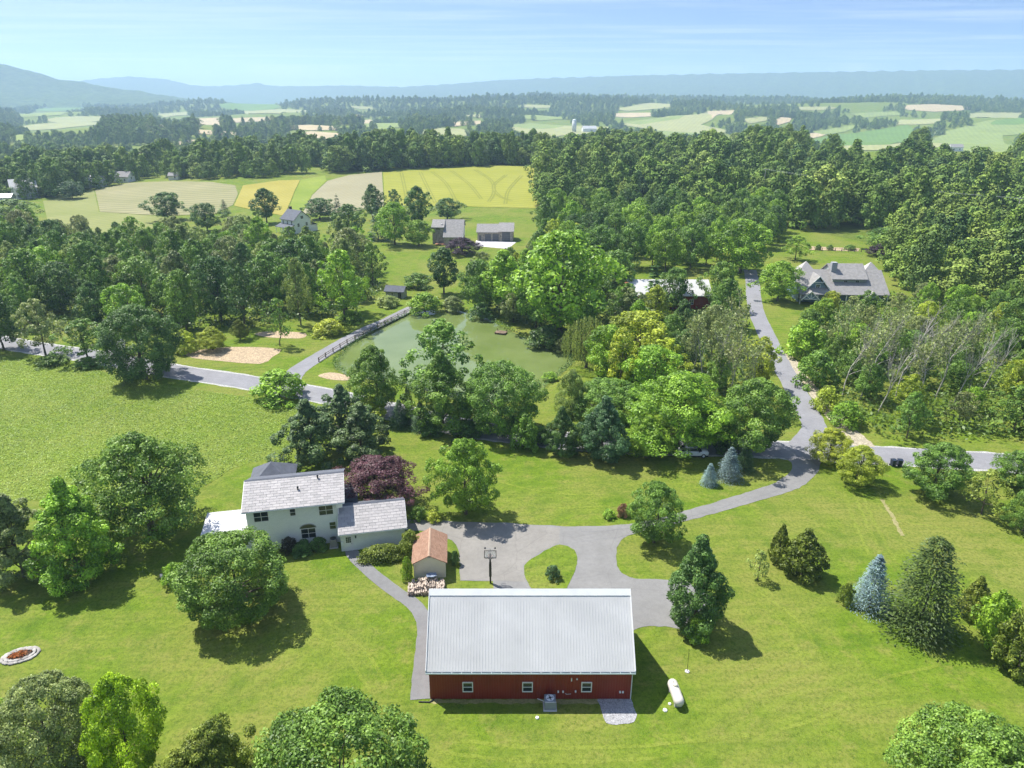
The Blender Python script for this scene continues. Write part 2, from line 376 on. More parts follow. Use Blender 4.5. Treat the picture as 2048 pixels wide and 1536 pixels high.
gx, gy = np.meshgrid(xs, ys); gz = terrain(gx, gy)
near = (np.abs(gx + 12) < 40) & (np.abs(gy - 150) < 45)
dd = np.where(near, poly_dist(POND, gx, gy), 99); ins = np.where(near, inside(POND, gx, gy), False)
gz = gz + np.where(ins, -0.35 - np.minimum(0.6 * dd, 1.6), -0.35 * (1 - np.clip(dd / 1.8, 0, 1)))
ny, nx = gx.shape; idx = np.arange(ny * nx).reshape(ny, nx)
F = np.stack([idx[:-1, :-1], idx[:-1, 1:], idx[1:, 1:], idx[1:, :-1]], -1).reshape(-1, 4)
tag(link('ground', npmesh('ground', np.stack([gx, gy, gz], -1).reshape(-1, 3), F, M_LAWN, smooth=True)), kind='structure')

# far ridges under forest
def fbm(x, y, seed, octs=4):
    r = np.random.RandomState(seed); s = 0; a = 1
    for k in range(octs):
        for _ in range(3):
            th = r.rand() * 6.28; f = (2 ** k) * (0.8 + 0.4 * r.rand()); s = s + a * np.sin(f * (x * math.cos(th) + y * math.sin(th)) + r.rand() * 6.28)
        a *= 0.55
    return s / 4
def ridge(name, prof, y0, y1, depth, nx_, ny_, seed, spur):
    pxs = np.linspace(prof[0][0], prof[-1][0], nx_); pys = np.interp(pxs, [p[0] for p in prof], [p[1] for p in prof])
    Yt = np.interp(pxs, [prof[0][0], prof[-1][0]], [y0, y1]); zt = np.array([ztop(a, b, c) for a, b, c in zip(pxs, pys, Yt)])
    xt = (pxs - 1024) / 1421 * (Yt * CP + (CAM_H - zt) * SP)
    s = np.linspace(0, 1, ny_); rows = []
    for k, q in enumerate(s):
        sh = min(q / 0.72, 1.0); f = sh ** 1.35 * (1 - 0.4 * max(0, (q - 0.72) / 0.28) ** 1.6)
        Y = Yt + (q - 0.72) * depth; X = xt * (Y / Yt); base = -12.0
        w = math.sin(math.pi * min(q / 0.72, 1)) ; sp = spur * w * fbm(X / 420, Y / 600, seed)
        rough = (9.0 * fbm(X / 26, Y / 26, seed + 5, 3) + 3.0 * fbm(X / 60, Y / 60, seed + 9, 3)) * min(1, q * 6)
        rows.append(np.stack([X, Y, base + (zt - base) * f + sp + rough], -1))
    V = np.stack(rows); i = np.arange(ny_ * nx_).reshape(ny_, nx_)
    F = np.stack([i[:-1, :-1], i[:-1, 1:], i[1:, 1:], i[1:, :-1]], -1).reshape(-1, 4)
    return tag(link(name, npmesh(name, V.reshape(-1, 3), F, M_RIDGE, smooth=False)), kind='structure')
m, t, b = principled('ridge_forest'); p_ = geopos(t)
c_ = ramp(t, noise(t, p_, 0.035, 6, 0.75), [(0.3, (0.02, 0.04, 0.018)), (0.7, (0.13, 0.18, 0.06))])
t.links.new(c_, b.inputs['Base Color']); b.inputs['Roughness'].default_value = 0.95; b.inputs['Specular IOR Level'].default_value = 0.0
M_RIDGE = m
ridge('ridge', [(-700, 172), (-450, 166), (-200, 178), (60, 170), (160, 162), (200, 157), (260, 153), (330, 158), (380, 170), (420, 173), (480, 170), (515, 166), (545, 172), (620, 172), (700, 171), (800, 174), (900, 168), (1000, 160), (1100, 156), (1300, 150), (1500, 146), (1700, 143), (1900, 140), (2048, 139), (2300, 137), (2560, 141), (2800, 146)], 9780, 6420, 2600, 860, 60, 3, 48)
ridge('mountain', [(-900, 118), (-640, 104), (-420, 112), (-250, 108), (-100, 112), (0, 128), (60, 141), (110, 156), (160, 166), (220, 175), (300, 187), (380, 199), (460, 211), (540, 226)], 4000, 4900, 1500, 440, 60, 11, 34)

# ------------------------------------------------------------------ fields (photograph outline -> place on the terrain)
Y1, Y2 = (0.42, 0.36, 0.05), (0.5, 0.43, 0.075)
FIELDS = [
 ('wheat_field', [(766, 344), (900, 337), (1000, 331), (1070, 334), (1066, 362), (1074, 395), (1082, 417), (920, 413), (770, 412), (768, 380)], field_mat('ripe_wheat', (0.25, 0.265, 0.045), (0.30, 0.305, 0.065), 1.25, 0.05, 0.28, 3.0)),
 ('stubble_field', [(604, 428), (625, 390), (655, 362), (700, 350), (764, 344), (766, 380), (768, 412), (700, 424)], field_mat('stubble', (0.28, 0.26, 0.16), (0.33, 0.31, 0.20), 0.3, 0.12, 0.35)),
 ('hay_strip', [(570, 436), (590, 385), (602, 360), (650, 351), (653, 362), (624, 390), (602, 428)], field_mat('young_hay', (0.16, 0.23, 0.035), (0.25, 0.3, 0.06), 0.3, 0.12, 0.3)),
 ('barley_strip', [(468, 412), (480, 385), (486, 371), (560, 361), (600, 360), (588, 385), (568, 432)], field_mat('barley', (0.30, 0.27, 0.06), (0.36, 0.32, 0.09), 0.2, 0.12, 0.3)),
 ('mown_hay_field', [(190, 380), (258, 366), (330, 363), (420, 364), (470, 371), (476, 388), (466, 410), (430, 428), (330, 432), (200, 424)], field_mat('mown_hay', (0.24, 0.24, 0.12), (0.32, 0.30, 0.17), 1.3, 0.045, 0.6, 9.0)),
 ('pale_pasture', [(86, 402), (188, 381), (198, 424), (330, 434), (300, 462), (180, 470), (100, 462)], field_mat('pale_pasture_grass', (0.20, 0.23, 0.075), (0.26, 0.27, 0.11), 0.8, 0.06, 0.3)),
]
def fm(n, a, k=1.25, rot=0.4): return field_mat(n, a, tuple(min(1, x * k) for x in a), rot, 0.03, 0.25)
FG, FT, FL, FD = fm('far_pale_green', (0.20, 0.25, 0.08)), fm('far_tan', (0.40, 0.33, 0.20)), fm('far_light', (0.28, 0.29, 0.13)), fm('far_green', (0.12, 0.20, 0.05))
FAR = [
 ([(480, 222), (560, 219), (620, 222), (560, 228), (500, 228)], FL), ([(720, 252), (800, 246), (830, 252), (760, 260)], FG), ([(1300, 262), (1380, 258), (1420, 266), (1340, 274)], FG), ([(300, 228), (370, 224), (390, 230), (330, 236)], FL), ([(880, 246), (960, 242), (990, 250), (910, 254)], FT), ([(1480, 240), (1530, 234), (1545, 240), (1500, 248)], FL), ([(1040, 236), (1130, 232), (1160, 238), (1080, 242)], FG), ([(1700, 228), (1790, 224), (1810, 230), (1730, 236)], FG), ([(1930, 228), (2040, 226), (2050, 234), (1960, 236)], FL),
 ([(1236, 250), (1330, 236), (1415, 223), (1460, 223), (1425, 240), (1402, 250), (1440, 258), (1488, 266), (1400, 267), (1320, 262)], FL),
 ([(1415, 223), (1476, 221), (1466, 227), (1424, 238)], FT), ([(1545, 247), (1560, 236), (1588, 230), (1580, 244), (1556, 251)], FT),
 ([(1576, 274), (1640, 263), (1652, 270), (1590, 282)], FT), ([(1620, 264), (1700, 252), (1730, 250), (1690, 264), (1650, 270)], FG),
 ([(1592, 284), (1660, 271), (1740, 262), (1815, 250), (1830, 262), (1822, 278), (1780, 290), (1690, 292)], FD),
 ([(1790, 250), (1800, 240), (1900, 237), (1870, 248), (1830, 250)], FL), ([(1600, 290), (1690, 292), (1780, 290), (1850, 283), (1900, 288), (1880, 300), (1700, 302)], FL),
 ([(1850, 283), (1900, 262), (1985, 240), (2060, 244), (2060, 268), (2005, 272), (2015, 290), (2060, 300), (2060, 306), (1920, 300)], FG),
 ([(1400, 275), (1480, 272), (1500, 285), (1420, 290)], FG),
 ([(22, 258), (80, 248), (150, 244), (198, 245), (190, 251), (120, 258), (50, 262)], FL), ([(0, 278), (40, 270), (78, 276), (30, 284)], FG),
 ([(372, 259), (440, 262), (520, 272), (640, 285), (738, 298), (720, 303), (620, 291), (500, 276), (390, 267)], FT), ([(456, 238), (548, 235), (556, 242), (470, 246)], FT),
 ([(388, 238), (440, 236), (445, 246), (400, 252)], FT), ([(580, 269), (622, 263), (690, 268), (650, 279)], FT),
 ([(826, 266), (880, 257), (920, 258), (962, 269), (910, 275), (850, 273)], FL), ([(232, 322), (300, 296), (380, 280), (400, 281), (330, 298), (258, 322)], FT),
 ([(1010, 256), (1060, 250), (1160, 252), (1240, 256), (1190, 268), (1100, 277), (1050, 268)], FL), ([(1000, 250), (1060, 246), (1130, 252), (1050, 258)], FG),
 ([(640, 244), (740, 240), (760, 246), (680, 250)], FT), ([(700, 233), (780, 227), (790, 231), (720, 236)], FT), ([(920, 232), (970, 229), (960, 236)], FL),
 ([(1240, 246), (1320, 236), (1400, 226), (1360, 238), (1280, 250)], FG),
]
fr_ = random.Random(12)
for row, n_ in ((217, 7), (223, 8), (231, 9), (241, 9), (253, 9), (267, 7)):
    for i in range(n_):
        cx_ = (i + fr_.uniform(0.1, 0.9)) * 2100 / n_ - 20; cy_ = row + fr_.uniform(-4, 4)
        if (cx_ > 1060 and cy_ > 256 and cx_ < 1600) or (cx_ < 760 and cy_ > 262) or any(abs(cx_ - sum(p[0] for p in q) / len(q)) < 110 and abs(cy_ - sum(p[1] for p in q) / len(q)) < 9 for q, _m in FAR): continue
        w_ = fr_.uniform(28, 75); h_ = w_ * fr_.uniform(0.07, 0.12); sk = fr_.uniform(-0.06, 0.06)
        FAR.append(([(cx_ + w_ * math.cos(a_) * fr_.uniform(0.75, 1.1), cy_ + h_ * math.sin(a_) * fr_.uniform(0.7, 1.1) + sk * w_ * math.cos(a_)) for a_ in [k * 0.785 for k in range(8)]], fr_.choice([FT, FL, FG, FD, FL, FT])))
for n, poly, mm in FIELDS: drape(n, GP(poly), mm, 0.12, 5.0)
for poly, mm in FAR:
    q = GP(poly); dist = sum(p[1] for p in q) / len(q); drape('field', q, mm, 0.3 + dist * 0.0004, max(12, dist / 80))

M_TRAM = field_mat('tram_track', (0.20, 0.22, 0.045), (0.24, 0.25, 0.06), 0.2)
for tl in ([(800, 346), (806, 372), (812, 404)], [(838, 345), (850, 370), (868, 406)], [(862, 344), (890, 368), (912, 408)], [(900, 342), (935, 368), (960, 398)], [(948, 340), (980, 362), (985, 385), (975, 404)], [(1010, 350), (985, 372), (996, 392), (1020, 402)], [(1040, 352), (1015, 380), (1008, 408)]):
    for dx_ in (0, 5): drape('tram_line', strip(bez(GP([(a_ + dx_, b_) for a_, b_ in tl]), 6), 0.7), M_TRAM, 0.2, 4.0)

# ------------------------------------------------------------------ meadow, roads, drive, paths
MEADOW = GP([(-160, 700), (0, 712), (120, 722), (240, 752), (340, 772), (480, 792), (600, 806), (660, 812), (600, 850), (585, 900), (470, 935), (430, 960), (330, 1010), (180, 1010), (60, 1000), (-160, 1000)])
drape('meadow', bezc(MEADOW, 3), M_MEADOW, 0.012, 4)
drape('wood_floor', GP([(1085, 430), (1080, 345), (1400, 335), (2080, 372), (2080, 560), (1760, 490), (1560, 450), (1420, 505), (1120, 490)]), M_ROUGH, 0.05, 6)
ROAD = bez([(-190, 185), (-150, 167)] + GP([(20, 687), (200, 715), (340, 741), (480, 762), (650, 792), (850, 838), (1000, 866), (1230, 889), (1480, 895), (1600, 902), (1750, 910), (1930, 920)]) + [(90, 91.5), (130, 88), (190, 84)], 6)
drape('road_shoulder', strip(ROAD, 6.6), M_SHOULDER, 0.012, 1.2, 0.22)
drape('road', strip(ROAD, 5.5), M_ROAD, 0.03, 1.6, 0.07)
LANE = bez(GP([(1598, 902), (1622, 868), (1628, 850), (1602, 800), (1574, 750), (1552, 710), (1534, 672), (1516, 632), (1508, 600), (1505, 565), (1500, 540)]), 6)
drape('gravel_verge', strip(bez(GP([(1730, 893), (1690, 858), (1660, 820), (1622, 775), (1590, 735), (1570, 708)]), 5), (3.2, 2.2)), M_VERGE, 0.016, 1.2, 0.35)
drape('lane', strip(LANE, 3.9), M_ROAD, 0.036, 1.4, 0.09)
drape('lane_mouth', GP([(1555, 903), (1585, 878), (1606, 858), (1650, 856), (1668, 878), (1705, 893), (1740, 908)]), M_ROAD, 0.042, 2.5)
drape('pond_lane', strip(bez(GP([(575, 776), (592, 744), (650, 706), (720, 666), (780, 638), (826, 615)]), 6), (4.2, 3.3)), M_ROAD, 0.036, 1.3, 0.1)
drape('side_road', bezc(GP([(180, 716), (205, 706), (222, 694), (224, 682), (214, 672), (235, 668), (250, 684), (250, 712), (270, 730), (220, 722)]), 3), M_ROAD, 0.042, 2.5)
DRIVE = bez(GP([(1560, 912), (1582, 925), (1582, 942), (1550, 965), (1480, 989), (1380, 1019), (1300, 1040), (1240, 1050), (1150, 1053), (1060, 1049), (990, 1045), (900, 1043), (860, 1040), (812, 1040)]), 4) \
      + GP([(798, 1060), (856, 1062), (905, 1080), (918, 1100), (920, 1162), (985, 1163), (990, 1200), (1262, 1230)]) \
      + bez(GP([(1262, 1262), (1290, 1254), (1330, 1253), (1365, 1256), (1400, 1240), (1420, 1200), (1380, 1165), (1330, 1159), (1270, 1157), (1240, 1142), (1233, 1118), (1236, 1090), (1255, 1072), (1310, 1058), (1400, 1035), (1520, 1001), (1598, 976), (1634, 946), (1640, 930), (1655, 912)]), 4)
drape('driveway', DRIVE, M_ASPH, 0.024, 0.8, 0.09)
drape('old_asphalt', GP([(812, 1041), (860, 1041), (900, 1044), (990, 1046), (1060, 1050), (1120, 1056), (1118, 1086), (1080, 1104), (1046, 1130), (1052, 1164), (986, 1161), (921, 1161), (919, 1100), (906, 1081), (857, 1061), (800, 1059)]), asphalt_mat('old_drive_asphalt', (0.21, 0.20, 0.182), 0.22), 0.03, 0.8, 0.05)
drape('asphalt_seam', strip(bez(GP([(1125, 1089), (1180, 1081), (1260, 1070), (1380, 1034), (1520, 993), (1600, 962)]), 8), 0.09), M_WALK, 0.034, 1.0, 0.03)
drape('asphalt_seam', strip(bez(GP([(1160, 1053), (1172, 1064), (1260, 1056), (1350, 1040)]), 8), 0.08), M_WALK, 0.036, 1.0, 0.02)
drape('lawn_island', bezc(GP([(1118, 1090), (1148, 1100), (1154, 1118), (1150, 1140), (1136, 1172), (1122, 1184), (1074, 1184), (1056, 1166), (1049, 1132), (1080, 1108)]), 4), M_LAWN, 0.05, 0.7, 0.05)
drape('walkway', strip(bez(GP([(703, 1098), (708, 1112), (745, 1148), (795, 1186), (832, 1214), (850, 1250), (848, 1300), (843, 1350), (840, 1399)]), 5), (1.5, 1.75)), M_WALK, 0.03, 0.6, 0.04)
drape('gravel_pad', bezc(GP([(1196, 1396), (1230, 1394), (1258, 1393), (1266, 1415), (1273, 1437), (1260, 1447), (1232, 1449), (1210, 1444), (1203, 1420)]), 3), M_GRAV, 0.03, 0.35, 0.09)
drape('sand_court', bezc(GP([(374, 706), (430, 696), (500, 694), (562, 699), (545, 714), (520, 728), (440, 722), (385, 716)]), 2), M_DIRT, 0.03, 2)
drape('sand_court', bezc(GP([(508, 668), (545, 662), (600, 665), (614, 670), (600, 677), (540, 675)]), 2), M_DIRT, 0.03, 2)
drape('bare_patch', bezc(GP([(636, 752), (660, 745), (690, 750), (706, 760), (668, 760)]), 3), M_DIRT, 0.03, 1.5)
drape('bare_patch', bezc(GP([(1395, 878), (1500, 872), (1540, 880), (1450, 890)]), 3), M_DIRT, 0.02, 1.5)
drape('concrete_apron', GP([(952, 481), (1033, 484), (1016, 498), (950, 492)]), mat('concrete', (0.52, 0.5, 0.5), 0.8, 0.1, 0.4, 8, 0.1), 0.05, 3)
drape('garden_bed', GP([(1622, 493), (1720, 497), (1716, 503), (1618, 500)]), M_DIRT, 0.05, 3)

# worn and mown marks in the turf
M_WORN = ground_mat('worn_turf', (0.19, 0.20, 0.06), (0.25, 0.24, 0.09), (0.30, 0.28, 0.13), (0.33, 0.29, 0.15), 0, 0.6)
M_MOWN = ground_mat('fresh_mown_turf', (0.10, 0.155, 0.014), (0.155, 0.215, 0.022), (0.20, 0.25, 0.035), (0.23, 0.23, 0.06), 0, 0.5)
for pl, w_ in (([(1764, 998), (1774, 1016), (1786, 1034), (1794, 1052), (1806, 1072)], 0.45),): drape('worn_track', strip(bez(GP(pl), 6), w_), M_WORN, 0.012, 0.5, 0.14)
for pl in ([(1706, 985), (1735, 1050), (1768, 1120)], [(1722, 985), (1752, 1050), (1790, 1124)], [(1688, 985), (1712, 1050), (1738, 1110)], [(1790, 1040), (1850, 1050), (1930, 1062)], [(1372, 962), (1366, 980), (1385, 1000), (1410, 1010)], [(1384, 958), (1378, 978), (1396, 994), (1420, 1002)], [(1396, 955), (1390, 974), (1406, 988), (1428, 994)],
           [(1640, 1420), (1760, 1360), (1880, 1330)], [(1560, 1460), (1690, 1420), (1800, 1400)], [(900, 1480), (1100, 1496), (1300, 1490), (1500, 1470)], [(870, 1505), (1100, 1524), (1320, 1516)], [(600, 1250), (680, 1300), (740, 1380)], [(640, 1235), (720, 1290), (775, 1370)], [(980, 960), (1100, 985), (1230, 990)], [(1000, 1000), (1100, 1015), (1220, 1012)], [(1480, 1180), (1560, 1240), (1610, 1330)], [(1510, 1180), (1595, 1240), (1650, 1330)]):
    drape('mower_line', strip(bez(GP(pl), 8), 0.38), M_MOWN, 0.008, 0.6, 0.07)
drape('wall_strip', strip(bez([(-7.3, 48.5), (0, 48.52), (10.4, 48.5)], 20), 0.5), M_WORN, 0.014, 0.4, 0.12)

# water
m, t, b = principled('pond_water'); p_ = geopos(t)
c_ = ramp(t, noise(t, p_, 0.12, 5, 0.6), [(0.3, (0.12, 0.165, 0.045)), (0.7, (0.16, 0.205, 0.07))])
t.links.new(c_, b.inputs['Base Color']); b.inputs['Roughness'].default_value = 0.03; b.inputs['IOR'].default_value = 1.45; b.inputs['Specular IOR Level'].default_value = 0.5
mw = N(t, 'ShaderNodeMapping'); mw.inputs['Scale'].default_value = (1, 0.5, 1); t.links.new(p_, mw.inputs[0])
bump(t, b, noise(t, None, 1.4, 4, 0.6, vec=mw.outputs[0]), 0.035, 0.05); M_WATER = m
pw = np.array(POND); cpn = pw.mean(0); pw = cpn + (pw - cpn) * 1.012
vo = [Vector(p) for p in pw]; v2, _e, f2, *_ = delaunay_2d_cdt(vo, [], [list(range(len(vo)))], 1, 0.01)
me = bpy.data.meshes.new('pond_water'); me.from_pydata([(v.x, v.y, -0.36) for v in v2], [], [tuple(f) for f in f2]); me.materials.append(M_WATER)
bm = bmesh.new(); bm.from_mesh(me)
for f in bm.faces:
    f.normal_update()
    if f.normal.z < 0: f.normal_flip()
bm.to_mesh(me); bm.free(); tag(link('pond_water', me), kind='structure')

# ------------------------------------------------------------------ plants: shapes shared by many trees
UP = np.array([0, 0, 1.0])
def unit(v): return v / np.maximum(np.linalg.norm(v, axis=-1, keepdims=True), 1e-9)
def cards(C, Nn, size, rs, aspect=0.62, axis=None):
    """Rhombic leaf sprays: centres, facing, length."""
    n = len(C); r = rs.normal(size=(n, 3)); a = unit(np.cross(Nn, r)) if axis is None else axis
    b = unit(np.cross(Nn, a)); size = np.broadcast_to(np.asarray(size, float).reshape(-1, 1) if np.ndim(size) else size, (n, 1))
    a = a * size * 0.5; b = b * size * 0.5 * aspect
    V = np.stack([C - a, C + b - 0.15 * a, C + a, C - b - 0.15 * a], 1).reshape(-1, 3)
    return V, np.arange(4 * n).reshape(-1, 4)
PROF = {
 'round': lambda t: np.sqrt(np.clip(1 - (2 * t - 0.92) ** 2 / 1.18, 0.02, 1)),
 'oval': lambda t: np.clip(np.sin(np.pi * np.clip(t, 0, 1) ** 0.8) ** 0.65, 0.08, 1),
 'broad': lambda t: np.clip((1 - (t - 0.35) ** 2 * 2.2) ** 0.8, 0.12, 1),
 'cone': lambda t: np.clip(1.02 - t, 0.03, 1) ** 0.85,
 'egg': lambda t: np.clip(np.sin(np.pi * (np.clip(t, 0, 1) * 0.92 + 0.08) ** 0.62), 0.06, 1),
 'bush': lambda t: np.sqrt(np.clip(1 - t ** 2.2, 0.02, 1)),
}
def crown_pts(seed, H, Rr, base, prof, ncl, nl, crad, leaf, lobes=0.18, flat=1.0, fill=0.62, up=0.45, rough=0.5):
    rs = np.random.RandomState(seed); ph = rs.rand(4) * 6.28
    C = []
    ts = (np.arange(ncl) + rs.rand(ncl)) / ncl
    th = np.arange(ncl) * 2.399963 + rs.rand(ncl) * 0.9
    pr = PROF[prof](ts); lob = 1 + lobes * (np.sin(2 * th + ph[0]) * 0.5 + np.sin(3 * th + 5 * ts + ph[1]) * 0.6 + np.sin(5 * th - 7 * ts + ph[2]) * 0.4) + rs.normal(size=ncl) * lobes * 0.45
    rad = Rr * pr * lob; cr = crad * Rr * (0.75 + 0.6 * rs.rand(ncl)) * (0.55 + 0.45 * pr)
    q = fill + (1 - fill) * rs.rand(ncl) ** 0.6; q = np.where(rs.rand(ncl) < 0.2, q * 0.6, q)
    rr = np.maximum(rad - cr * 0.7, 0) * q
    C = np.stack([rr * np.cos(th), rr * np.sin(th), base + (H - base - cr * 0.6) * ts + cr * 0.2], -1)
    C[-1] = (0.05 * Rr * rs.normal(), 0.05 * Rr * rs.normal(), H - cr[-1])
    n = ncl * nl; d = unit(rs.normal(size=(n, 3))); ci = np.repeat(np.arange(ncl), nl)
    axis = unit(C * np.array([1, 1, 0]) + np.array([0, 0, 0.35 * Rr])); d = unit(d + 0.55 * axis[ci])
    P = C[ci] + d * (cr[ci] * (0.72 + 0.42 * rs.rand(n)))[:, None] * np.array([1, 1, 0.78 * flat])
    P[:, 2] = np.maximum(P[:, 2], 0.12 * leaf)
    nn = unit(0.85 * d + up * UP + rough * rs.normal(size=(n, 3)))
    rnd = np.clip(0.5 + 0.22 * rs.normal(size=ncl)[ci] + 0.24 * rs.normal(size=n), 0, 1)
    return C, cr, P, nn, leaf * (0.7 + 0.6 * rs.rand(n)), rnd, rs
def tube_np(path, rad, n=6):
    path = np.asarray(path, float); k = len(path); tan = unit(np.gradient(path, axis=0)); ref = np.array([0.31, 0.95, 0.05])
    a = unit(np.cross(tan, ref)); b = np.cross(tan, a); an = np.arange(n) * 2 * np.pi / n
    V = (path[:, None, :] + np.asarray(rad)[:, None, None] * (np.cos(an)[None, :, None] * a[:, None, :] + np.sin(an)[None, :, None] * b[:, None, :])).reshape(-1, 3)
    i = np.arange(k * n).reshape(k, n); j = np.roll(i, -1, 1)
    return V, np.stack([i[:-1], j[:-1], j[1:], i[1:]], -1).reshape(-1, 4)
def join(parts):
    Vs, Fs, k = [], [], 0
    for V, F in parts: Vs.append(V); Fs.append(F + k); k += len(V)
    return np.concatenate(Vs), np.concatenate(Fs)
def trunk_mesh(name, seed, H, r0, tips, fork=0.35, bark=None, lean=0.0, sides=6):
    rs = np.random.RandomState(seed + 77); top = H * 0.8; z = np.linspace(-0.3, top, 7); w = np.cumsum(rs.normal(size=(7, 2)) * 0.012 * H, 0); w[:2] = 0
    path = np.column_stack([w[:, 0] + lean * z, w[:, 1], z]); rad = r0 * np.array([1.35, 1.0, 0.85, 0.7, 0.5, 0.3, 0.12]); parts = [tube_np(path, rad, sides)]
    for tp in tips:
        h0 = min(max(fork * H * (0.7 + 0.6 * rs.rand()), 0.12 * H), tp[2] * 0.85); s = np.array([np.interp(h0, z, path[:, 0]), np.interp(h0, z, path[:, 1]), h0])
        mid = s * 0.5 + tp * 0.5 + np.array([0, 0, 0.04 * H]) + rs.normal(size=3) * 0.02 * H
        rb = r0 * (0.42 - 0.2 * h0 / H); parts.append(tube_np([s, mid, tp], [rb, rb * 0.6, rb * 0.2], 5))
    V, F = join(parts); return npmesh(name, V, F, bark or M_BARK, smooth=True)
PROTO = {}
def broadleaf(key, seed, H=10, Rr=4.5, base=2.0, prof='round', ncl=60, nl=120, crad=0.3, leaf=0.42, r0=0.22, **kw):
    C, cr, P, nn, sz, rnd, rs = crown_pts(seed, H, Rr, base, prof, ncl, nl, crad, leaf, **kw)
    V, F = cards(P, nn, sz, rs); cm = npmesh('crown', V, F, M_LEAF, rnd)
    tips = C[rs.permutation(len(C))[:12]]
    PROTO[key] = (cm, trunk_mesh('trunk', seed, H, r0, tips), H, Rr)
def conifer(key, seed, H=10, Rr=2.6, levels=16, per=12, kpt=7, droop=0.28, leaf=0.5, r0=0.16, pw=0.9, up=0.8, aspect=0.4, base=0.25, jag=0.25):
    rs = np.random.RandomState(seed); P = []; A = []; Nn = []; rn = []
    for l in range(levels):
        t = (l + 0.5 * rs.rand()) / levels; z0 = base + (H - base) * t; r = Rr * (1 - t) ** pw * (1 + jag * (rs.rand() - 0.5)) + 0.06 * Rr
        nb = max(5, int(per * (0.45 + 0.55 * (1 - t))))
        for k in range(nb):
            a = 6.283 * (k + rs.rand() * 0.7) / nb + l * 1.1; rb = r * (0.78 + 0.35 * rs.rand()); dr = np.array([math.cos(a), math.sin(a), 0]); side = np.array([-dr[1], dr[0], 0]); cl = rs.normal() * 0.18
            for j in range(kpt):
                s = 0.25 + 0.78 * (j + rs.rand()) / kpt; c = dr * rb * s + np.array([0, 0, z0 + 0.1 * rb - droop * rb * s ** 1.5])
                for sg in (-1, 1, 0):
                    q = c + side * sg * (0.16 + 0.2 * (1 - s)) * rb * (0.5 + rs.rand()) + rs.normal(size=3) * 0.05 * r
                    P.append(q); A.append(dr * 0.8 + side * sg * 0.7 + np.array([0, 0, -droop * 0.6 * s])); Nn.append(UP * up + dr * 0.55 + rs.normal(size=3) * 0.35); rn.append(0.42 + cl + 0.3 * (s - 0.5) + 0.18 * rs.normal())
    P.append(np.array([0, 0, H])); A.append(UP); Nn.append(np.array([1.0, 0, 0])); rn.append(0.6)
    P, A, Nn = np.array(P), unit(np.array(A)), np.array(Nn); Nn = unit(Nn - A * (Nn * A).sum(1, keepdims=True)); P[:, 2] = np.maximum(P[:, 2], 0.08)
    V, F = cards(P, Nn, leaf * (0.7 + 0.6 * rs.rand(len(P))), rs, aspect, A)
    PROTO[key] = (npmesh('crown', V, F, M_LEAF, np.clip(rn, 0, 1)), trunk_mesh('trunk', seed, H, r0, []), H, Rr)
def branching(seed, H, spread, r0, levels=3, nb=5, lean=0.0, up=0.9):
    """Bare limbs of a dying tree; returns tubes and twig tips."""
    rs = np.random.RandomState(seed); parts = []; tips = []
    def go(p, d, L, r, lv):
        k = 4; pts = [p]; dd = d
        for i in range(k): dd = unit(dd + rs.normal(size=3) * 0.13 + UP * 0.05); pts.append(pts[-1] + dd * L / k)
        parts.append(tube_np(pts, np.linspace(r, r * 0.35, k + 1), 4 if lv else 6))
        if lv >= levels: tips.append(pts[-1]); return
        for i in range(nb if lv else nb + 3):
            f = 0.3 + 0.7 * (i + rs.rand()) / (nb + (0 if lv else 3)); q = np.array(pts); x = f * k; i0 = min(int(x), k - 1); s = q[i0] + (q[i0 + 1] - q[i0]) * (x - i0)
            go(s, unit(dd * up + rs.normal(size=3) * spread), L * (0.52 - 0.18 * f) * (0.8 + 0.4 * rs.rand()), r * 0.42, lv + 1)
    go(np.array([0, 0, -0.2]), unit(np.array([lean, 0, 1.0])), H * 0.78, r0, 0)
    V, F = join(parts); return V, F, np.array(tips)
def deadtree(key, seed, H=10, lean=0.1, leaves=0, r0=0.11):
    V, F, tips = branching(seed, H, 0.30, r0, 3, 5, lean, 1.15)
    tm = npmesh('trunk', V, F, M_DEAD, smooth=True); cm = None
    if leaves:
        rs = np.random.RandomState(seed); P = np.repeat(tips, leaves, 0) + rs.normal(size=(len(tips) * leaves, 3)) * 0.4; nn = unit(UP * 0.4 + rs.normal(size=P.shape))
        v, f = cards(P, nn, 0.36 * (0.6 + 0.7 * rs.rand(len(P))), rs); cm = npmesh('crown', v, f, M_LEAF, rs.rand(len(P)))
    PROTO[key] = (cm, tm, H, H * 0.22)
def willow(key, seed, H=10, Rr=4.2):
    rs = np.random.RandomState(seed); P = []; A = []; rn = []; tips = []
    for k in range(150):
        a = rs.rand() * 6.283; r = Rr * math.sqrt(rs.rand()) * 0.95; z = H * (0.98 - 0.38 * (r / Rr) ** 2) + rs.normal() * 0.3; L = z * (0.45 + 0.42 * rs.rand()); c = rs.normal() * 0.15
        if k < 12: tips.append(np.array([r * math.cos(a), r * math.sin(a), z]))
        m_ = int(L / 0.22)
        for j in range(m_):
            P.append((r * math.cos(a) * (1 + 0.06 * j / m_) + rs.normal() * 0.09, r * math.sin(a) * (1 + 0.06 * j / m_) + rs.normal() * 0.09, z - j * 0.22)); A.append((rs.normal() * 0.25, rs.normal() * 0.25, -1)); rn.append(0.5 + c + 0.15 * rs.normal())
    P = np.array(P); A = unit(np.array(A)); nn = unit(np.cross(A, rs.normal(size=P.shape))); V, F = cards(P, nn, 0.42, rs, 0.42, A)
    PROTO[key] = (npmesh('crown', V, F, M_LEAF, np.clip(rn, 0, 1)), trunk_mesh('trunk', seed, H * 0.9, 0.24, tips, 0.3, None, 0.05), H, Rr)

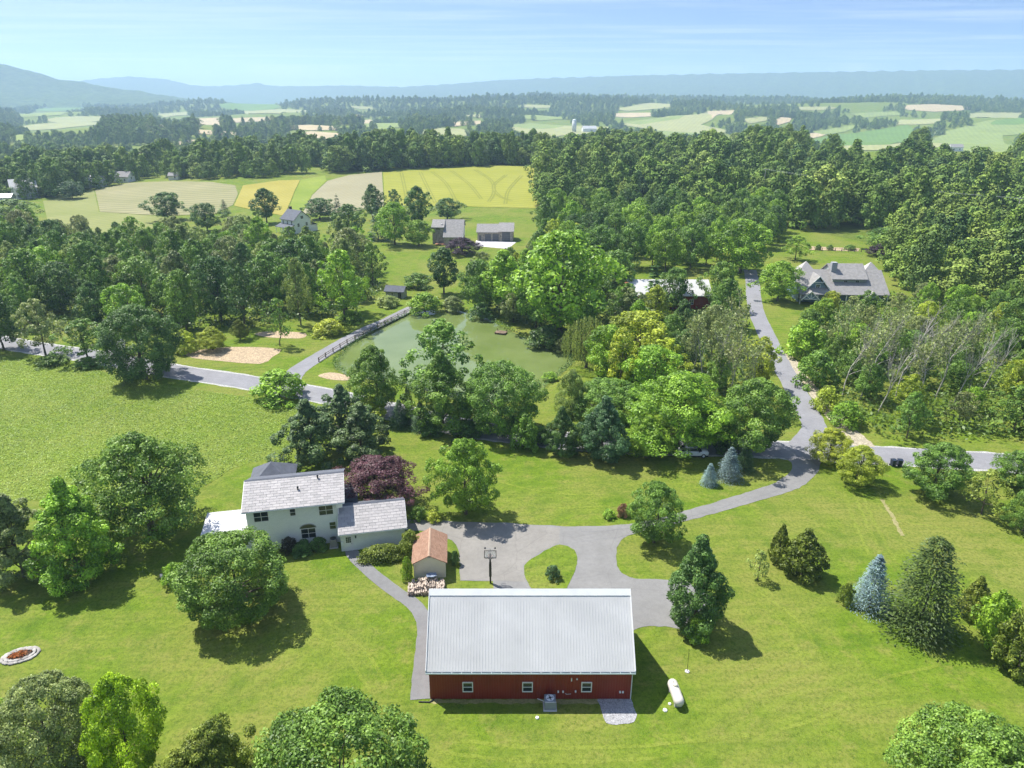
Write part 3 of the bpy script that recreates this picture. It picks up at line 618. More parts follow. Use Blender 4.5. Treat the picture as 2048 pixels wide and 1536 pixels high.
for i in range(3):                                                         # near, fine-leaved
    broadleaf('maple%d' % i, 10 + i, 10, 5.2, 0.7, 'round', 205, 210, 0.16, 0.22, 0.24, lobes=0.13, fill=0.88)
    broadleaf('bright%d' % i, 20 + i, 10, 4.6, 0.9, 'oval', 140, 200, 0.175, 0.23, 0.2, lobes=0.26, fill=0.6)
    broadleaf('shade%d' % i, 30 + i, 10, 5.4, 1.5, 'broad', 160, 200, 0.175, 0.23, 0.3, lobes=0.26, fill=0.66, flat=0.75)
    broadleaf('shrub%d' % i, 40 + i, 3, 1.9, 0.1, 'bush', 45, 85, 0.27, 0.22, 0.06, lobes=0.24, fill=0.7)
    broadleaf('cedar%d' % i, 50 + i, 6, 2.3, 0.1, 'egg', 110, 85, 0.2, 0.24, 0.12, lobes=0.1, fill=0.85, up=0.25)
    broadleaf('sapling%d' % i, 60 + i, 6, 2.3, 1.3, 'broad', 26, 42, 0.26, 0.3, 0.09, lobes=0.5, fill=0.4)
    broadleaf('pyramid%d' % i, 70 + i, 10, 3.9, 0.3, 'egg', 150, 190, 0.18, 0.23, 0.22, lobes=0.24, fill=0.7)
for i in range(5):                                                         # middle distance
    broadleaf('wood_round%d' % i, 110 + i, 14, 6.0, 2.0, 'round', 90, 98, 0.21, 0.5, 0.26, lobes=0.28, fill=0.6)
    broadleaf('wood_tall%d' % i, 120 + i, 16, 5.2, 2.6, 'oval', 92, 92, 0.22, 0.5, 0.26, lobes=0.34, fill=0.55)
    broadleaf('wood_loose%d' % i, 130 + i, 14, 5.4, 3.0, 'broad', 62, 78, 0.18, 0.46, 0.22, lobes=0.42, fill=0.5)
for i in range(3):
    conifer('spruce%d' % i, 210 + i, 10, 3.6, 24, 16, 9, 0.2, 0.34, pw=0.8)
    conifer('evergreen%d' % i, 220 + i, 10, 4.3, 26, 17, 10, 0.26, 0.36, pw=0.47, jag=0.3)
    conifer('far_conifer%d' % i, 230 + i, 16, 3.8, 15, 9, 5, 0.3, 0.95, pw=0.85, jag=0.5)
    broadleaf('pine%d' % i, 240 + i, 10, 4.2, 0.5, 'egg', 95, 200, 0.18, 0.3, 0.22, lobes=0.36, fill=0.6, up=0.9)
    deadtree('dead%d' % i, 260 + i, 12, 0.05 + 0.03 * i, 0); deadtree('sparse%d' % i, 270 + i, 12, 0.06, 4)
willow('willow0', 290)
def far_tree(seed, H, Rr, prof, ncl, nl, leaf):
    C, cr, P, nn, sz, rnd, rs = crown_pts(seed, H, Rr, 0.8, prof, ncl, nl, 0.3, leaf, fill=0.7, lobes=0.3, rough=0.38); V, F = cards(P, nn, sz, rs, 0.8)
    o = bpy.data.objects.new('wood_tree', npmesh('wood_tree', V, F, M_WOOD, rnd)); return o

COLR = dict(mid=(0.142, 0.256, 0.036), deep=(0.090, 0.176, 0.036), bright=(0.215, 0.369, 0.031), lime=(0.27, 0.42, 0.016), blue=(0.077, 0.156, 0.055), olive=(0.175, 0.229, 0.031),
            gold=(0.332, 0.408, 0.035), purple=(0.105, 0.046, 0.052), dark_purple=(0.055, 0.030, 0.046), spruce=(0.215, 0.30, 0.30), pine=(0.106, 0.176, 0.053), cedar=(0.132, 0.176, 0.022), grey=(0.224, 0.270, 0.086), pale=(0.268, 0.349, 0.084), rust=(0.295, 0.175, 0.086))
TR = random.Random(5)
def plant(name, key, x, y, z, h, w, col, label, cat='tree', group=None, rz=None, tilt=0.0):
    """One tree or shrub: Empty at its foot > trunk, crown."""
    cm, tm, H, Rr = PROTO[key]; e = empty(name, (x, y, z), TR.random() * 6.28 if rz is None else rz, label, cat, group)
    e.rotation_euler[0] = tilt
    s = w / (2 * Rr * 1.02); e.scale = (s, s, h / H)
    c = COLR[col] if isinstance(col, str) else col; j = 0.88 + 0.24 * TR.random(); g = 0.95 + 0.1 * TR.random()
    if tm: link('trunk', tm, e)
    if cm:
        o = link('crown', cm, e); o.color = (c[0] * j * g, c[1] * j, c[2] * j, 1)
    return e
def T(name, key, bx, by, ty, w, col, label, cat='tree', group=None, seed=None, **kw):
    """Plant by where its foot stands in the photograph, its top row and its width in pixels."""
    x, y, z = G(bx, by); k = px2m(y, z); wd = w * k
    ell = not any(q in key for q in ('spruce', 'evergreen', 'conifer', 'cedar')); lo_, hi_ = 0.3, 40.0
    for _ in range(24):                                    # height whose crown outline reaches that row
        h = 0.5 * (lo_ + hi_); wd = w * px2m(y, z + h * 0.5); a_ = np.linspace(0, 1.57, 12); kk_ = 0.5 if ell else 0.12
        Yq = y + kk_ * wd * np.cos(a_) * 0.92; Zq = z + h * (0.55 + 0.45 * np.sin(a_)); hh_ = CAM_H - Zq
        row = (768 + 1421 * (hh_ * CP - Yq * SP) / (Yq * CP + hh_ * SP)).min()
        if row < ty: hi_ = h
        else: lo_ = h
    PLACED.append((x, y, wd / 2))
    return plant(name, key + str(TR.randrange(3) if seed is None else seed), x, y, z, h, wd, col, label, cat, group, **kw)
PLACED = []

# ------------------------------------------------------------------ trees and shrubs of the yard, each by itself
DT, SH, EV = 'deciduous_tree', 'shrub', 'spruce_tree'
T(DT, 'maple', 478, 1222, 1054, 218, 'mid', 'dense rounded maple on the lawn in front of the white brick house')
T(DT, 'shade', 305, 1066, 858, 245, 'mid', 'broad spreading shade tree between the meadow and the white sunroom roof')
T(DT, 'pyramid', 165, 1152, 950, 175, 'bright', 'bushy bright-green tree with foliage to the ground, beside the broad shade tree')
T('pine_tree', 'pine', 50, 1152, 980, 150, 'grey', 'grey-green feathery pine at the picture edge next to the bushy tree')
T('pine_tree', 'pine', 622, 925, 795, 130, 'pine', 'dark white pine with its foot showing, behind the hip roof of the house')
T('pine_tree', 'pine', 688, 880, 765, 110, 'pine', 'white pine standing farthest back in the cluster of three pines')
T('pine_tree', 'pine', 728, 918, 800, 118, 'pine', 'white pine directly behind the purple plum tree')
T(DT, 'shade', 758, 1003, 902, 168, 'purple', 'purple-leaved plum tree behind the garage of the white house', seed=0)
T(DT, 'bright', 932, 1028, 872, 140, 'bright', 'bright-green young maple alone on the front lawn beside the driveway', seed=0)
T(DT, 'bright', 1308, 1085, 958, 118, 'mid', 'leafy oval tree growing at the inner bend of the driveway')
T(DT, 'pyramid', 1388, 1250, 1064, 140, 'deep', 'dark-green tree at the end of the paved turnout beside the red barn')
T(SH, 'shrub', 1393, 1276, 1226, 58, 'bright', 'bright leafy shrub at the foot of the dark tree by the turnout', 'shrub')
T('cedar_shrub', 'cedar', 1556, 1124, 1048, 48, 'cedar', 'smaller narrow evergreen of the pair on the open lawn', 'shrub', 'pair of lawn evergreens')
T('cedar_shrub', 'cedar', 1603, 1149, 1058, 92, 'cedar', 'larger bronze-green rounded evergreen of the pair on the open lawn', 'shrub', 'pair of lawn evergreens')
T(DT, 'sapling', 1515, 1160, 1098, 50, 'pale', 'thin sparse sapling next to the pair of rounded lawn evergreens')
T(EV, 'spruce', 1738, 1214, 1108, 84, (0.23, 0.34, 0.35), 'pale blue spruce pressed against the big dark evergreen')
T('evergreen_tree', 'evergreen', 1835, 1258, 1074, 155, (0.085, 0.135, 0.03), 'big olive-green evergreen with drooping boughs next to the pale blue spruce')
T(SH, 'shrub', 1690, 1208, 1164, 32, 'olive', 'small upright shrub at the side of the pale blue spruce', 'shrub')
T(SH, 'cedar', 1943, 1232, 1152, 62, 'olive', 'spiky dark juniper at the top of the shrub row along the lawn edge', 'shrub', 'shrub row along the lawn edge')
T(SH, 'shrub', 1983, 1278, 1178, 90, 'bright', 'bright-green leafy bush in the middle of the shrub row along the lawn edge', 'shrub', 'shrub row along the lawn edge')
T('cedar_shrub', 'cedar', 2036, 1342, 1198, 118, 'cedar', 'tall dense arborvitae at the lower end of the shrub row', 'shrub', 'shrub row along the lawn edge')
T(DT, 'maple', 1912, 1660, 1412, 290, 'mid', 'round tree crown cut off by the lower picture edge beyond the propane tank')
T(DT, 'maple', 2058, 1670, 1492, 200, 'mid', 'tree crown in the lower corner beside the round tree crown', seed=1)
T(DT, 'maple', 690, 1672, 1382, 345, 'mid', 'large leafy tree at the lower picture edge below the paved walk end', seed=2)
T(DT, 'bright', 455, 1640, 1424, 180, 'olive', 'loose twiggy tree at the lower picture edge beside the yellow tree')
T(DT, 'shade', 425, 1680, 1455, 220, 'olive', 'low twiggy thicket tree at the lower picture edge behind the loose twiggy tree')
T(DT, 'bright', 275, 1580, 1338, 168, 'lime', 'yellow-leaved tree at the lower picture edge', seed=1)
T(DT, 'maple', 132, 1560, 1342, 205, 'grey', 'grey-green rounded tree below the stone fire ring', seed=1)
T(SH, 'shrub', -4, 1440, 1392, 55, 'bright', 'bright bush peeking in at the picture edge below the stone fire ring', 'shrub')
T(EV, 'spruce', 1457, 957, 893, 56, 'spruce', 'largest blue spruce of the three on the lawn by the road', 'tree', 'spruces on the lawn by the road')
T(EV, 'spruce', 1418, 969, 926, 38, 'spruce', 'smallest blue spruce of the three on the lawn by the road', 'tree', 'spruces on the lawn by the road')
T(EV, 'spruce', 1488, 941, 883, 46, 'blue', 'dark green spruce behind the largest blue spruce by the road', 'tree', 'spruces on the lawn by the road')
T(DT, 'shade', 1657, 922, 852, 90, 'gold', 'yellow-green tree at the mouth of the driveway beside the road', seed=1)
T(DT, 'shade', 1714, 966, 888, 98, 'gold', 'yellow-green tree on the lawn corner just below the other yellow-green tree', seed=2)
T(DT, 'bright', 1870, 988, 880, 132, 'mid', 'fan-shaped leafy tree beside the two dark trash bins', seed=2)
T(DT, 'sapling', 1962, 1028, 935, 88, 'olive', 'sparse leaning fruit tree beside the side path')
T(DT, 'bright', 2028, 972, 898, 100, 'mid', 'round tree between the road and the sparse fruit tree')
T(DT, 'shade', 2046, 1062, 975, 80, 'mid', 'tree at the picture edge below the side path')
# along the road
T(SH, 'shrub', 1050, 896, 826, 66, 'mid', 'small rounded bushy tree first in the row between lawn and road', 'shrub', 'row between lawn and road', seed=0)
T(DT, 'pyramid', 1122, 908, 812, 74, 'deep', 'dark rounded tree second in the row between lawn and road', 'tree', 'row between lawn and road')
T(DT, 'pyramid', 1206, 916, 790, 108, 'blue', 'blue-green pointed tree third in the row between lawn and road', 'tree', 'row between lawn and road')
T(DT, 'bright', 1292, 916, 828, 88, 'bright', 'low bright tree beside the parked white car', 'tree', 'row between lawn and road')
T(DT, 'shade', 1352, 893, 738, 220, 'bright', 'widest fan-crowned tree over the parked white car', 'tree', 'row between lawn and road', seed=0)
T(DT, 'bright', 1500, 905, 752, 165, 'mid', 'tall full tree between the parked car and the road junction', 'tree', 'row between lawn and road', seed=1)
T(DT, 'bright', 1415, 895, 800, 90, 'bright', 'smaller tree filling the gap behind the wide fan-crowned tree', 'tree', 'row between lawn and road')
T(EV, 'spruce', 800, 854, 798, 46, 'blue', 'front dark spruce of the three at the corner of the road lawn', 'tree', 'dark spruces at the road lawn')
T(EV, 'spruce', 842, 859, 802, 48, 'blue', 'dark spruce next to the leafy roadside trees', 'tree', 'dark spruces at the road lawn')
T(EV, 'spruce', 818, 840, 768, 38, 'blue', 'tallest dark spruce behind the other two at the road lawn', 'tree', 'dark spruces at the road lawn')
T(DT, 'bright', 752, 828, 690, 112, 'mid', 'ragged tree at the pond corner next to the dark spruces', seed=2)
T(SH, 'shrub', 735, 842, 790, 95, 'gold', 'yellow-green bush beneath the ragged tree by the pond', 'shrub')
T(DT, 'wood_loose', 885, 800, 636, 160, 'mid', 'loose-crowned tree on the pond bank with water showing through', seed=0)
T(DT, 'pyramid', 885, 856, 700, 138, 'mid', 'full dark tree on the roadside in front of the loose-crowned pond tree')
T(DT, 'maple', 1002, 862, 722, 160, 'mid', 'rounded tree on the roadside in front of the pond', seed=0)
T(DT, 'bright', 1142, 852, 738, 66, 'pale', 'pale slender tree behind the small rounded bushy tree')
T(DT, 'maple', 1208, 850, 755, 140, 'mid', 'rounded tree behind the blue-green pointed tree', seed=1)
T(DT, 'wood_round', 1270, 745, 622, 155, 'gold', 'bright yellow-green tree in the grove between pond and lane')
T(DT, 'wood_round', 1215, 760, 650, 110, 'bright', 'yellow-green tree beside the willow in the pond grove')
T(DT, 'wood_round', 1300, 800, 690, 120, 'bright', 'bright tree at the front of the grove above the wide fan-crowned tree')
T('willow_tree', 'willow', 1172, 735, 632, 105, 'pale', 'weeping willow with hanging strands at the end of the pond', seed=0)
for bx_, by_, ty_, w_, c_, l_ in ((935, 872, 838, 66, 'deep', 'low bush under the full dark roadside tree'), (1078, 884, 850, 60, 'mid', 'low bush between the small rounded tree and the roadside tree'), (1165, 892, 846, 76, 'mid', 'bush filling the gap between the dark rounded tree and the blue-green tree'), (1255, 900, 856, 66, 'bright', 'bright bush next to the blue-green pointed tree'), (1330, 898, 868, 60, 'mid', 'low bush behind the parked white car'), (1455, 905, 872, 56, 'deep', 'low bush between the parked car and the largest blue spruce'), (860, 868, 842, 50, 'deep', 'low bush behind the dark spruces')): T(SH, 'shrub', bx_, by_, ty_, w_, c_, l_, 'shrub')
T(SH, 'shrub', 560, 797, 736, 112, 'bright', 'vine-covered mound of a bush on the meadow side of the road', 'shrub', seed=1)
T(DT, 'maple', 292, 758, 610, 150, 'deep', 'big dense dark chestnut tree on the meadow side of the road', seed=2)
T(DT, 'sapling', 560, 692, 594, 58, 'mid', 'slim young tree standing between the two sand courts')
T(DT, 'shade', 426, 700, 652, 62, 'gold', 'small spreading tree at the edge of the larger sand court')
T(DT, 'bright', 482, 680, 638, 34, 'olive', 'small dark sapling behind the two sand courts')
T(DT, 'wood_loose', 178, 724, 636, 100, 'mid', 'wide leaning roadside tree beside the mailbox')
T(DT, 'wood_loose', 92, 712, 596, 90, 'grey', 'ivy-trunked roadside tree where the meadow meets the road')
T(DT, 'wood_round', 8, 700, 585, 90, 'deep', 'dark roadside tree at the picture edge above the meadow')
T(SH, 'shrub', 108, 728, 705, 60, 'mid', 'low scrub at the foot of the ivy-trunked roadside tree', 'shrub')
T(SH, 'shrub', 175, 734, 712, 50, 'mid', 'low scrub at the foot of the wide leaning roadside tree', 'shrub')
T(SH, 'shrub', 370, 705, 660, 55, 'gold', 'yellow-green bush tucked behind the big dark chestnut tree', 'shrub')
T(DT, 'wood_tall', 888, 588, 494, 68, 'deep', 'dark oval tree by itself above the pond head', seed=1)
T(DT, 'wood_loose', 690, 645, 498, 110, 'bright', 'pale-green forked tree behind the pond lane with light stems', seed=1)
T(DT, 'wood_loose', 602, 650, 515, 62, 'pale', 'slim pale tree with a bare lower trunk in the woods edge by the pond lane', seed=2)
# pond banks
T(DT, 'wood_round', 1120, 672, 462, 200, 'bright', 'tall bright poplar-like tree on the far pond bank above the dock', seed=1)
T(DT, 'wood_tall', 1006, 628, 500, 105, 'bright', 'bright tree on the pond bank between the dark oval tree and the dock', seed=3)
T(DT, 'wood_round', 1072, 655, 520, 105, 'mid', 'green tree on the pond bank just behind the dock')
T(DT, 'wood_round', 960, 622, 520, 85, 'mid', 'tree on the pond head bank next to the dark oval tree')
for i, (bx, by, ty, w, c, l) in enumerate([(850, 622, 584, 75, 'bright', 'bushy shrub where the pond lane ends at the pond head'), (905, 620, 592, 50, 'grey', 'silvery shrub on the pond head bank'), (965, 636, 604, 50, 'deep', 'dark overhanging shrub on the bank above the dock'),
        (1090, 690, 650, 80, 'deep', 'dark overhanging shrub on the pond bank beside the dock'), (1128, 700, 672, 40, 'grey', 'grey-brown shrub at the pond corner before the willow'), (1100, 758, 742, 34, 'bright', 'small shrub on the grassy near end of the pond'),
        (660, 668, 636, 70, 'gold', 'yellow-green shrub along the pond lane by the smaller sand court'), (700, 642, 618, 60, 'bright', 'bright shrub along the pond lane below the forked tree'), (775, 612, 590, 55, 'pale', 'pale flowering shrub beside the grey pond shed'),
        (835, 575, 545, 60, 'mid', 'scrub bush above the grey pond shed'), (1608, 715, 640, 90, 'bright', 'bright bush on the verge at the lane bend'), (1630, 770, 700, 85, 'mid', 'bushy tree beside the gravel verge of the lane'), (1690, 850, 800, 70, 'bright', 'bright low bush at the lower end of the gravel verge'), (1650, 820, 770, 60, 'gold', 'yellowish low bush halfway along the gravel verge')]):
    T(SH, 'shrub', bx, by, ty, w, c, l, 'shrub')
# house planting
T(SH, 'shrub', 605, 1104, 1078, 52, 'deep', 'dark foundation shrub under the arched window of the white house', 'shrub', seed=0)
T(SH, 'shrub', 579, 1104, 1072, 34, (0.05, 0.05, 0.03), 'brownish small shrub at the house wall next to the dark foundation shrub', 'shrub')
T(SH, 'shrub', 638, 1099, 1072, 40, 'deep', 'dark shrub between the arched window and the cooling unit', 'shrub')
T(SH, 'shrub', 822, 1110, 1058, 52, 'olive', 'upright shrub between the garage corner and the tan shed', 'shrub')
T(SH, 'shrub', 816, 1162, 1112, 26, 'bright', 'tall grassy plant against the wall of the tan shed beside the walk', 'shrub')
T(SH, 'shrub', 911, 1128, 1100, 22, 'deep', 'dark shrub on the driveway side of the tan shed', 'shrub')
T(SH, 'shrub', 838, 1038, 1010, 36, 'mid', 'green shrub behind the garage at the driveway head', 'shrub')
T(SH, 'shrub', 868, 1040, 1018, 36, 'gold', 'yellow-flowered shrub at the driveway head', 'shrub')
T(SH, 'shrub', 1106, 1156, 1128, 34, 'blue', 'small lone shrub on the grass island in the driveway', 'shrub')
T(SH, 'shrub', 1246, 1032, 1006, 28, 'rust', 'reddish-brown grass clump beside the driveway bend', 'shrub')
T(SH, 'shrub', 1218, 1034, 1016, 30, 'bright', 'low green weeds clump beside the reddish grass clump', 'shrub')
T(SH, 'shrub', 352, 1166, 1122, 50, 'bright', 'low green planting in the stone-edged bed beside the dense maple', 'shrub')
# hedge by the garage
C, cr, P, nn, sz, rnd, rs = crown_pts(401, 1.7, 1.0, 0.05, 'bush', 90, 100, 0.42, 0.2, fill=0.8)
P[:, 0] *= 2.9; P[:, 1] *= 1.25; V, F = cards(P, nn, sz, rs); hx, hy, hz = G(766, 1120)
he = empty('hedge', (hx, hy + 0.4, 0), R(11.5), 'clipped dark-green hedge along the garage wall beside the walk', 'hedge'); o = link('foliage', npmesh('foliage', V, F, M_LEAF, rnd), he); o.color = (*COLR['olive'], 1)
stem = MB()
for k in range(6): MB().tube((-2 + 0.8 * k, 0, 0), (-2 + 0.8 * k, 0.1, 1.0), 0.04, 0.02, 5).build('stem', M_BARK, he)

# around the far houses
for key, bx, by, ty, w, c, l in [
 ('wood_tall', 534, 446, 376, 58, 'deep', 'tall dark tree before the barley strip beside the white farmhouse'), ('wood_round', 790, 489, 404, 74, 'bright', 'bright rounded tree on the lawn by the stone house'), ('wood_round', 838, 492, 440, 58, 'bright', 'low spreading tree touching the stone house'),
 ('far_conifer', 757, 480, 398, 46, 'blue', 'dark pointed conifer beside the bright rounded lawn tree'), ('wood_round', 895, 440, 396, 62, 'deep', 'dark round tree directly behind the stone house'), ('wood_tall', 836, 455, 372, 58, 'deep', 'tall dark tree behind the bright rounded lawn tree'),
 ('wood_tall', 746, 440, 368, 46, 'deep', 'tall tree at the corner of the stubble field'), ('wood_round', 700, 475, 408, 66, 'deep', 'rounded dark tree halfway between the white farmhouse and the stone house'), ('wood_round', 640, 438, 396, 62, 'deep', 'dark tree just behind the white farmhouse'),
 ('far_conifer', 676, 436, 388, 28, 'blue', 'slim conifer behind the white farmhouse trees'), ('wood_round', 336, 440, 384, 68, 'deep', 'lone dark tree at the foot of the mown hay field'), ('wood_round', 415, 462, 406, 62, 'deep', 'dark rounded tree below the mown hay field'),
 ('far_conifer', 449, 426, 398, 24, 'deep', 'small pointed tree between hay field and barley strip'), ('wood_loose', 790, 435, 378, 40, 'deep', 'slender tree at the wheat field edge behind the stone house'), ('wood_round', 145, 398, 362, 50, 'blue', 'round tree beside the white far farmhouse'),
 ('wood_round', 30, 446, 398, 90, 'mid', 'clump tree below the white far farmhouse'), ('wood_round', 12, 478, 455, 40, 'deep', 'small dark tree at the picture edge above the woods'), ('wood_round', 100, 392, 365, 36, 'mid', 'tree between the far farmhouse and the hay field'),
 ('wood_round', 1555, 602, 522, 92, 'bright', 'dense tree on the striped lawn beside the blue house'), ('wood_round', 1480, 545, 440, 120, 'bright', 'wide yellow-green tree behind the red barn and the lane'), ('far_conifer', 1302, 640, 525, 66, 'deep', 'dark conifer in front of the red barn with the metal roof'),
 ('wood_round', 1345, 620, 535, 70, 'mid', 'tree in front of the middle of the red barn'), ('wood_loose', 1250, 665, 565, 80, 'mid', 'tree below the chimney of the red barn'), ('wood_round', 1230, 600, 500, 90, 'mid', 'dark round tree at the chimney end of the red barn'),
 ('wood_round', 1780, 500, 455, 110, 'mid', 'spreading tree behind the kitchen garden'), ('wood_loose', 1590, 520, 470, 60, 'bright', 'light-green tree between the lane end and the blue house')]:
    T('conifer_tree' if 'conifer' in key else DT, key, bx, by, ty, w, c, l)
T(DT, 'shade', 925, 508, 474, 74, 'dark_purple', 'dark purple-leaved tree in front of the stone house', seed=1)
T(DT, 'shade', 1762, 512, 486, 60, 'dark_purple', 'dark purple-leaved tree behind the blue house', seed=2)

# ------------------------------------------------------------------ woods: trees one can still tell apart
BLOCK = [(G(895, 480)[:2], 13), (G(990, 482)[:2], 13), (G(592, 455)[:2], 13), (G(1330, 590)[:2], 16), (G(1680, 590)[:2], 20), (G(1640, 498)[:2], 16), (G(790, 590)[:2], 7), (G(1550, 620)[:2], 13)]
CLEAR = [(70, 520, 366, 430), (552, 632, 424, 450), (858, 1036, 430, 486), (1585, 1762, 508, 578), (36, 76, 370, 400), (184, 208, 361, 376), (238, 264, 354, 366), (338, 362, 350, 360), (1256, 1290, 540, 574), (1355, 1408, 540, 586), (1905, 1918, 292, 302), (1136, 1200, 250, 266), (1590, 1730, 466, 505), (1515, 1590, 600, 660), (2012, 2032, 388, 412)]   # sight lines kept free of trees
def hides(x, y, z, h):
    for q in (1.0, 0.75, 0.5):
        H_ = CAM_H - z - h * q; a = y * CP + H_ * SP; u, v = 1024 + 1421 * x / a, 768 + 1421 * (H_ * CP - y * SP) / a; r = 3.0 / a * 1421
        if any(x0 - r < u < x1 + r and y0 < v < y1 for x0, x1, y0, y1 in CLEAR): return True
    return False
def fill(poly, spacing, rs, lo=0.0):
    W_ = GP(poly); xs_ = [p[0] for p in W_]; ys_ = [p[1] for p in W_]; out = []
    n = int((max(xs_) - min(xs_)) * (max(ys_) - min(ys_)) / spacing ** 2 * 9)
    X = rs.uniform(min(xs_), max(xs_), n); Y = rs.uniform(min(ys_), max(ys_), n); k = inside(W_, X, Y); cell = {}
    for x, y in zip(X[k], Y[k]):
        if any((x - bx) ** 2 + (y - by) ** 2 < r * r for (bx, by), r in BLOCK): continue
        if any((x - a) ** 2 + (y - b_) ** 2 < (0.55 * r + spacing * 0.3) ** 2 for a, b_, r in PLACED): continue
        i, j = int(x // spacing), int(y // spacing)
        if any((x - a) ** 2 + (y - b_) ** 2 < spacing ** 2 for u in (-1, 0, 1) for v in (-1, 0, 1) for a, b_ in cell.get((i + u, j + v), ())): continue
        cell.setdefault((i, j), []).append((x, y)); out.append((x, y))
    return out
rs = np.random.RandomState(8)
ZA = [(-40, 480), (0, 472), (130, 468), (300, 478), (520, 480), (640, 500), (745, 545), (765, 585), (700, 632), (640, 640), (560, 645), (480, 660), (400, 660), (330, 668), (250, 664), (130, 662), (60, 668), (-40, 672)]
ZB = [(930, 575), (1000, 545), (1090, 500), (1180, 510), (1240, 560), (1240, 640), (1330, 645), (1460, 605), (1488, 640), (1512, 700), (1538, 770), (1500, 800), (1420, 800), (1300, 800), (1200, 780), (1190, 730), (1150, 690), (1080, 665), (1010, 640)]
ZD = [(1600, 640), (1660, 615), (1780, 600), (2060, 620), (2060, 885), (1900, 880), (1760, 878), (1700, 840), (1650, 770), (1610, 715)]
ZE1 = [(1085, 500), (1090, 440), (1250, 440), (1560, 440), (1545, 500), (1490, 530), (1420, 540), (1250, 545), (1110, 530)]
ZE2 = [(1800, 470), (2070, 470), (2070, 622), (1900, 612), (1790, 596), (1770, 530)]
ZE = [(1085, 440), (1080, 352), (1150, 347), (1400, 335), (1700, 348), (2070, 374), (2070, 470), (1800, 470), (1740, 462), (1600, 458), (1560, 440), (1250, 440)]
ZF = [(680, 345), (780, 340), (900, 333), (1000, 328), (1078, 330), (1078, 322), (900, 325), (680, 333)]
WOODS = []          # x, y, height, width, shape, colour
def wood_pts(z, sp, h, kinds, cols):
    for x, y in fill(z, sp, rs):
        k = kinds[rs.randint(len(kinds))]; hh = rs.uniform(*h)
        if hides(x, y, float(terrain(x, y)), hh): hh *= 0.62
        if hides(x, y, float(terrain(x, y)), hh): continue
        WOODS.append((x, y, hh, hh * rs.uniform(0.62, 0.9) * (0.75 if 'tall' in k else 0.5 if 'conifer' in k else 1), k, cols[rs.randint(len(cols))]))
wood_pts(ZA, 8.6, (10, 16.5), ['wood_round', 'wood_tall', 'wood_loose', 'wood_tall', 'wood_round'], ['mid', 'deep', 'mid', 'grey', 'bright', 'mid', 'pale'])
wood_pts(ZB, 8.2, (8, 13), ['wood_round', 'wood_loose', 'wood_tall'], ['mid', 'bright', 'mid', 'grey', 'gold', 'deep'])
wood_pts(ZD, 6.3, (4.8, 8.8), ['wood_round', 'wood_loose', 'wood_round'], ['mid', 'bright', 'grey', 'mid', 'gold'])
wood_pts(ZE1, 8.0, (10, 15), ['wood_round', 'wood_tall', 'wood_round'], ['mid', 'deep', 'bright', 'mid', 'bright'])
wood_pts(ZE2, 8.5, (11, 17), ['wood_round', 'wood_tall', 'wood_round', 'wood_loose'], ['mid', 'deep', 'mid', 'olive'])
nE = len(WOODS)
wood_pts(ZE, 9.6, (13, 21), ['wood_round', 'wood_tall', 'wood_round', 'wood_tall', 'wood_loose'], ['mid', 'deep', 'mid', 'bright', 'mid', 'olive', 'deep'])
wood_pts(ZF, 9.5, (17, 22), ['wood_tall', 'wood_round'], ['deep', 'deep', 'blue'])
LAND = {'the grey pond shed': (790, 590), 'the white farmhouse': (592, 460), 'the stone house': (895, 487), 'the three-door garage': (1010, 482), 'the pond dock': (1005, 655), 'the metal-roofed red barn': (1330, 600), 'the blue house': (1670, 590),
        'the big dark chestnut tree': (292, 758), 'the larger sand court': (560, 692), 'the weeping willow': (1172, 735), 'the lower wheat corner': (1075, 415), 'the kitchen garden': (1670, 498), 'the two dark trash bins': (1792, 928),
        'the barley strip': (534, 446), 'the hay field': (336, 440), 'the ivy-trunked roadside tree': (92, 712), 'the utility pole': (2022, 425), 'the road junction': (1600, 900), 'the upper wheat corner': (1070, 334), 'the stubble field corner': (766, 344)}
LXY = {k: G(*v)[:2] for k, v in LAND.items()}
WOODS_N = [w for w in WOODS[:nE]] + sorted(WOODS[nE:], key=lambda w: w[1])
SINGLE, MASS = WOODS_N[:290], WOODS_N[290:]; print('woods', len(WOODS), nE)
ORD = ['first', 'second', 'third', 'fourth', 'fifth', 'sixth', 'seventh', 'eighth', 'ninth', 'tenth', 'eleventh', 'twelfth', 'thirteenth', 'fourteenth', 'fifteenth', 'sixteenth', 'seventeenth', 'eighteenth', 'nineteenth', 'twentieth']
def ordn(n): return ORD[n] if n < 20 else '%d%s' % (n + 1, 'th' if 10 < (n + 1) % 100 < 14 else {1: 'st', 2: 'nd', 3: 'rd'}.get((n + 1) % 10, 'th'))
SX = np.array([(w[0], w[1]) for w in SINGLE]); RANK = {k: np.argsort(np.argsort(np.hypot(SX[:, 0] - p[0], SX[:, 1] - p[1]))) for k, p in LXY.items()}
WORD = dict(mid='mid-green', deep='dark green', bright='bright green', grey='grey-green', gold='yellow-green', pale='pale green', olive='olive-green', blue='blue-green'); SHAPE = dict(wood_round='rounded', wood_tall='tall', wood_loose='open-crowned', far_conifer='pointed')
for i, (x, y, h, w, k, c) in enumerate(SINGLE):
    lm = min(LXY, key=lambda q: RANK[q][i])
    z = float(terrain(x, y))
    plant(DT, k + str(rs.randint(5)), x, y, z, h, w, c, '%s %s wood tree, %s in distance from %s' % (SHAPE[k], WORD[c], ordn(RANK[lm][i]), lm), 'tree', 'trees of the woods')
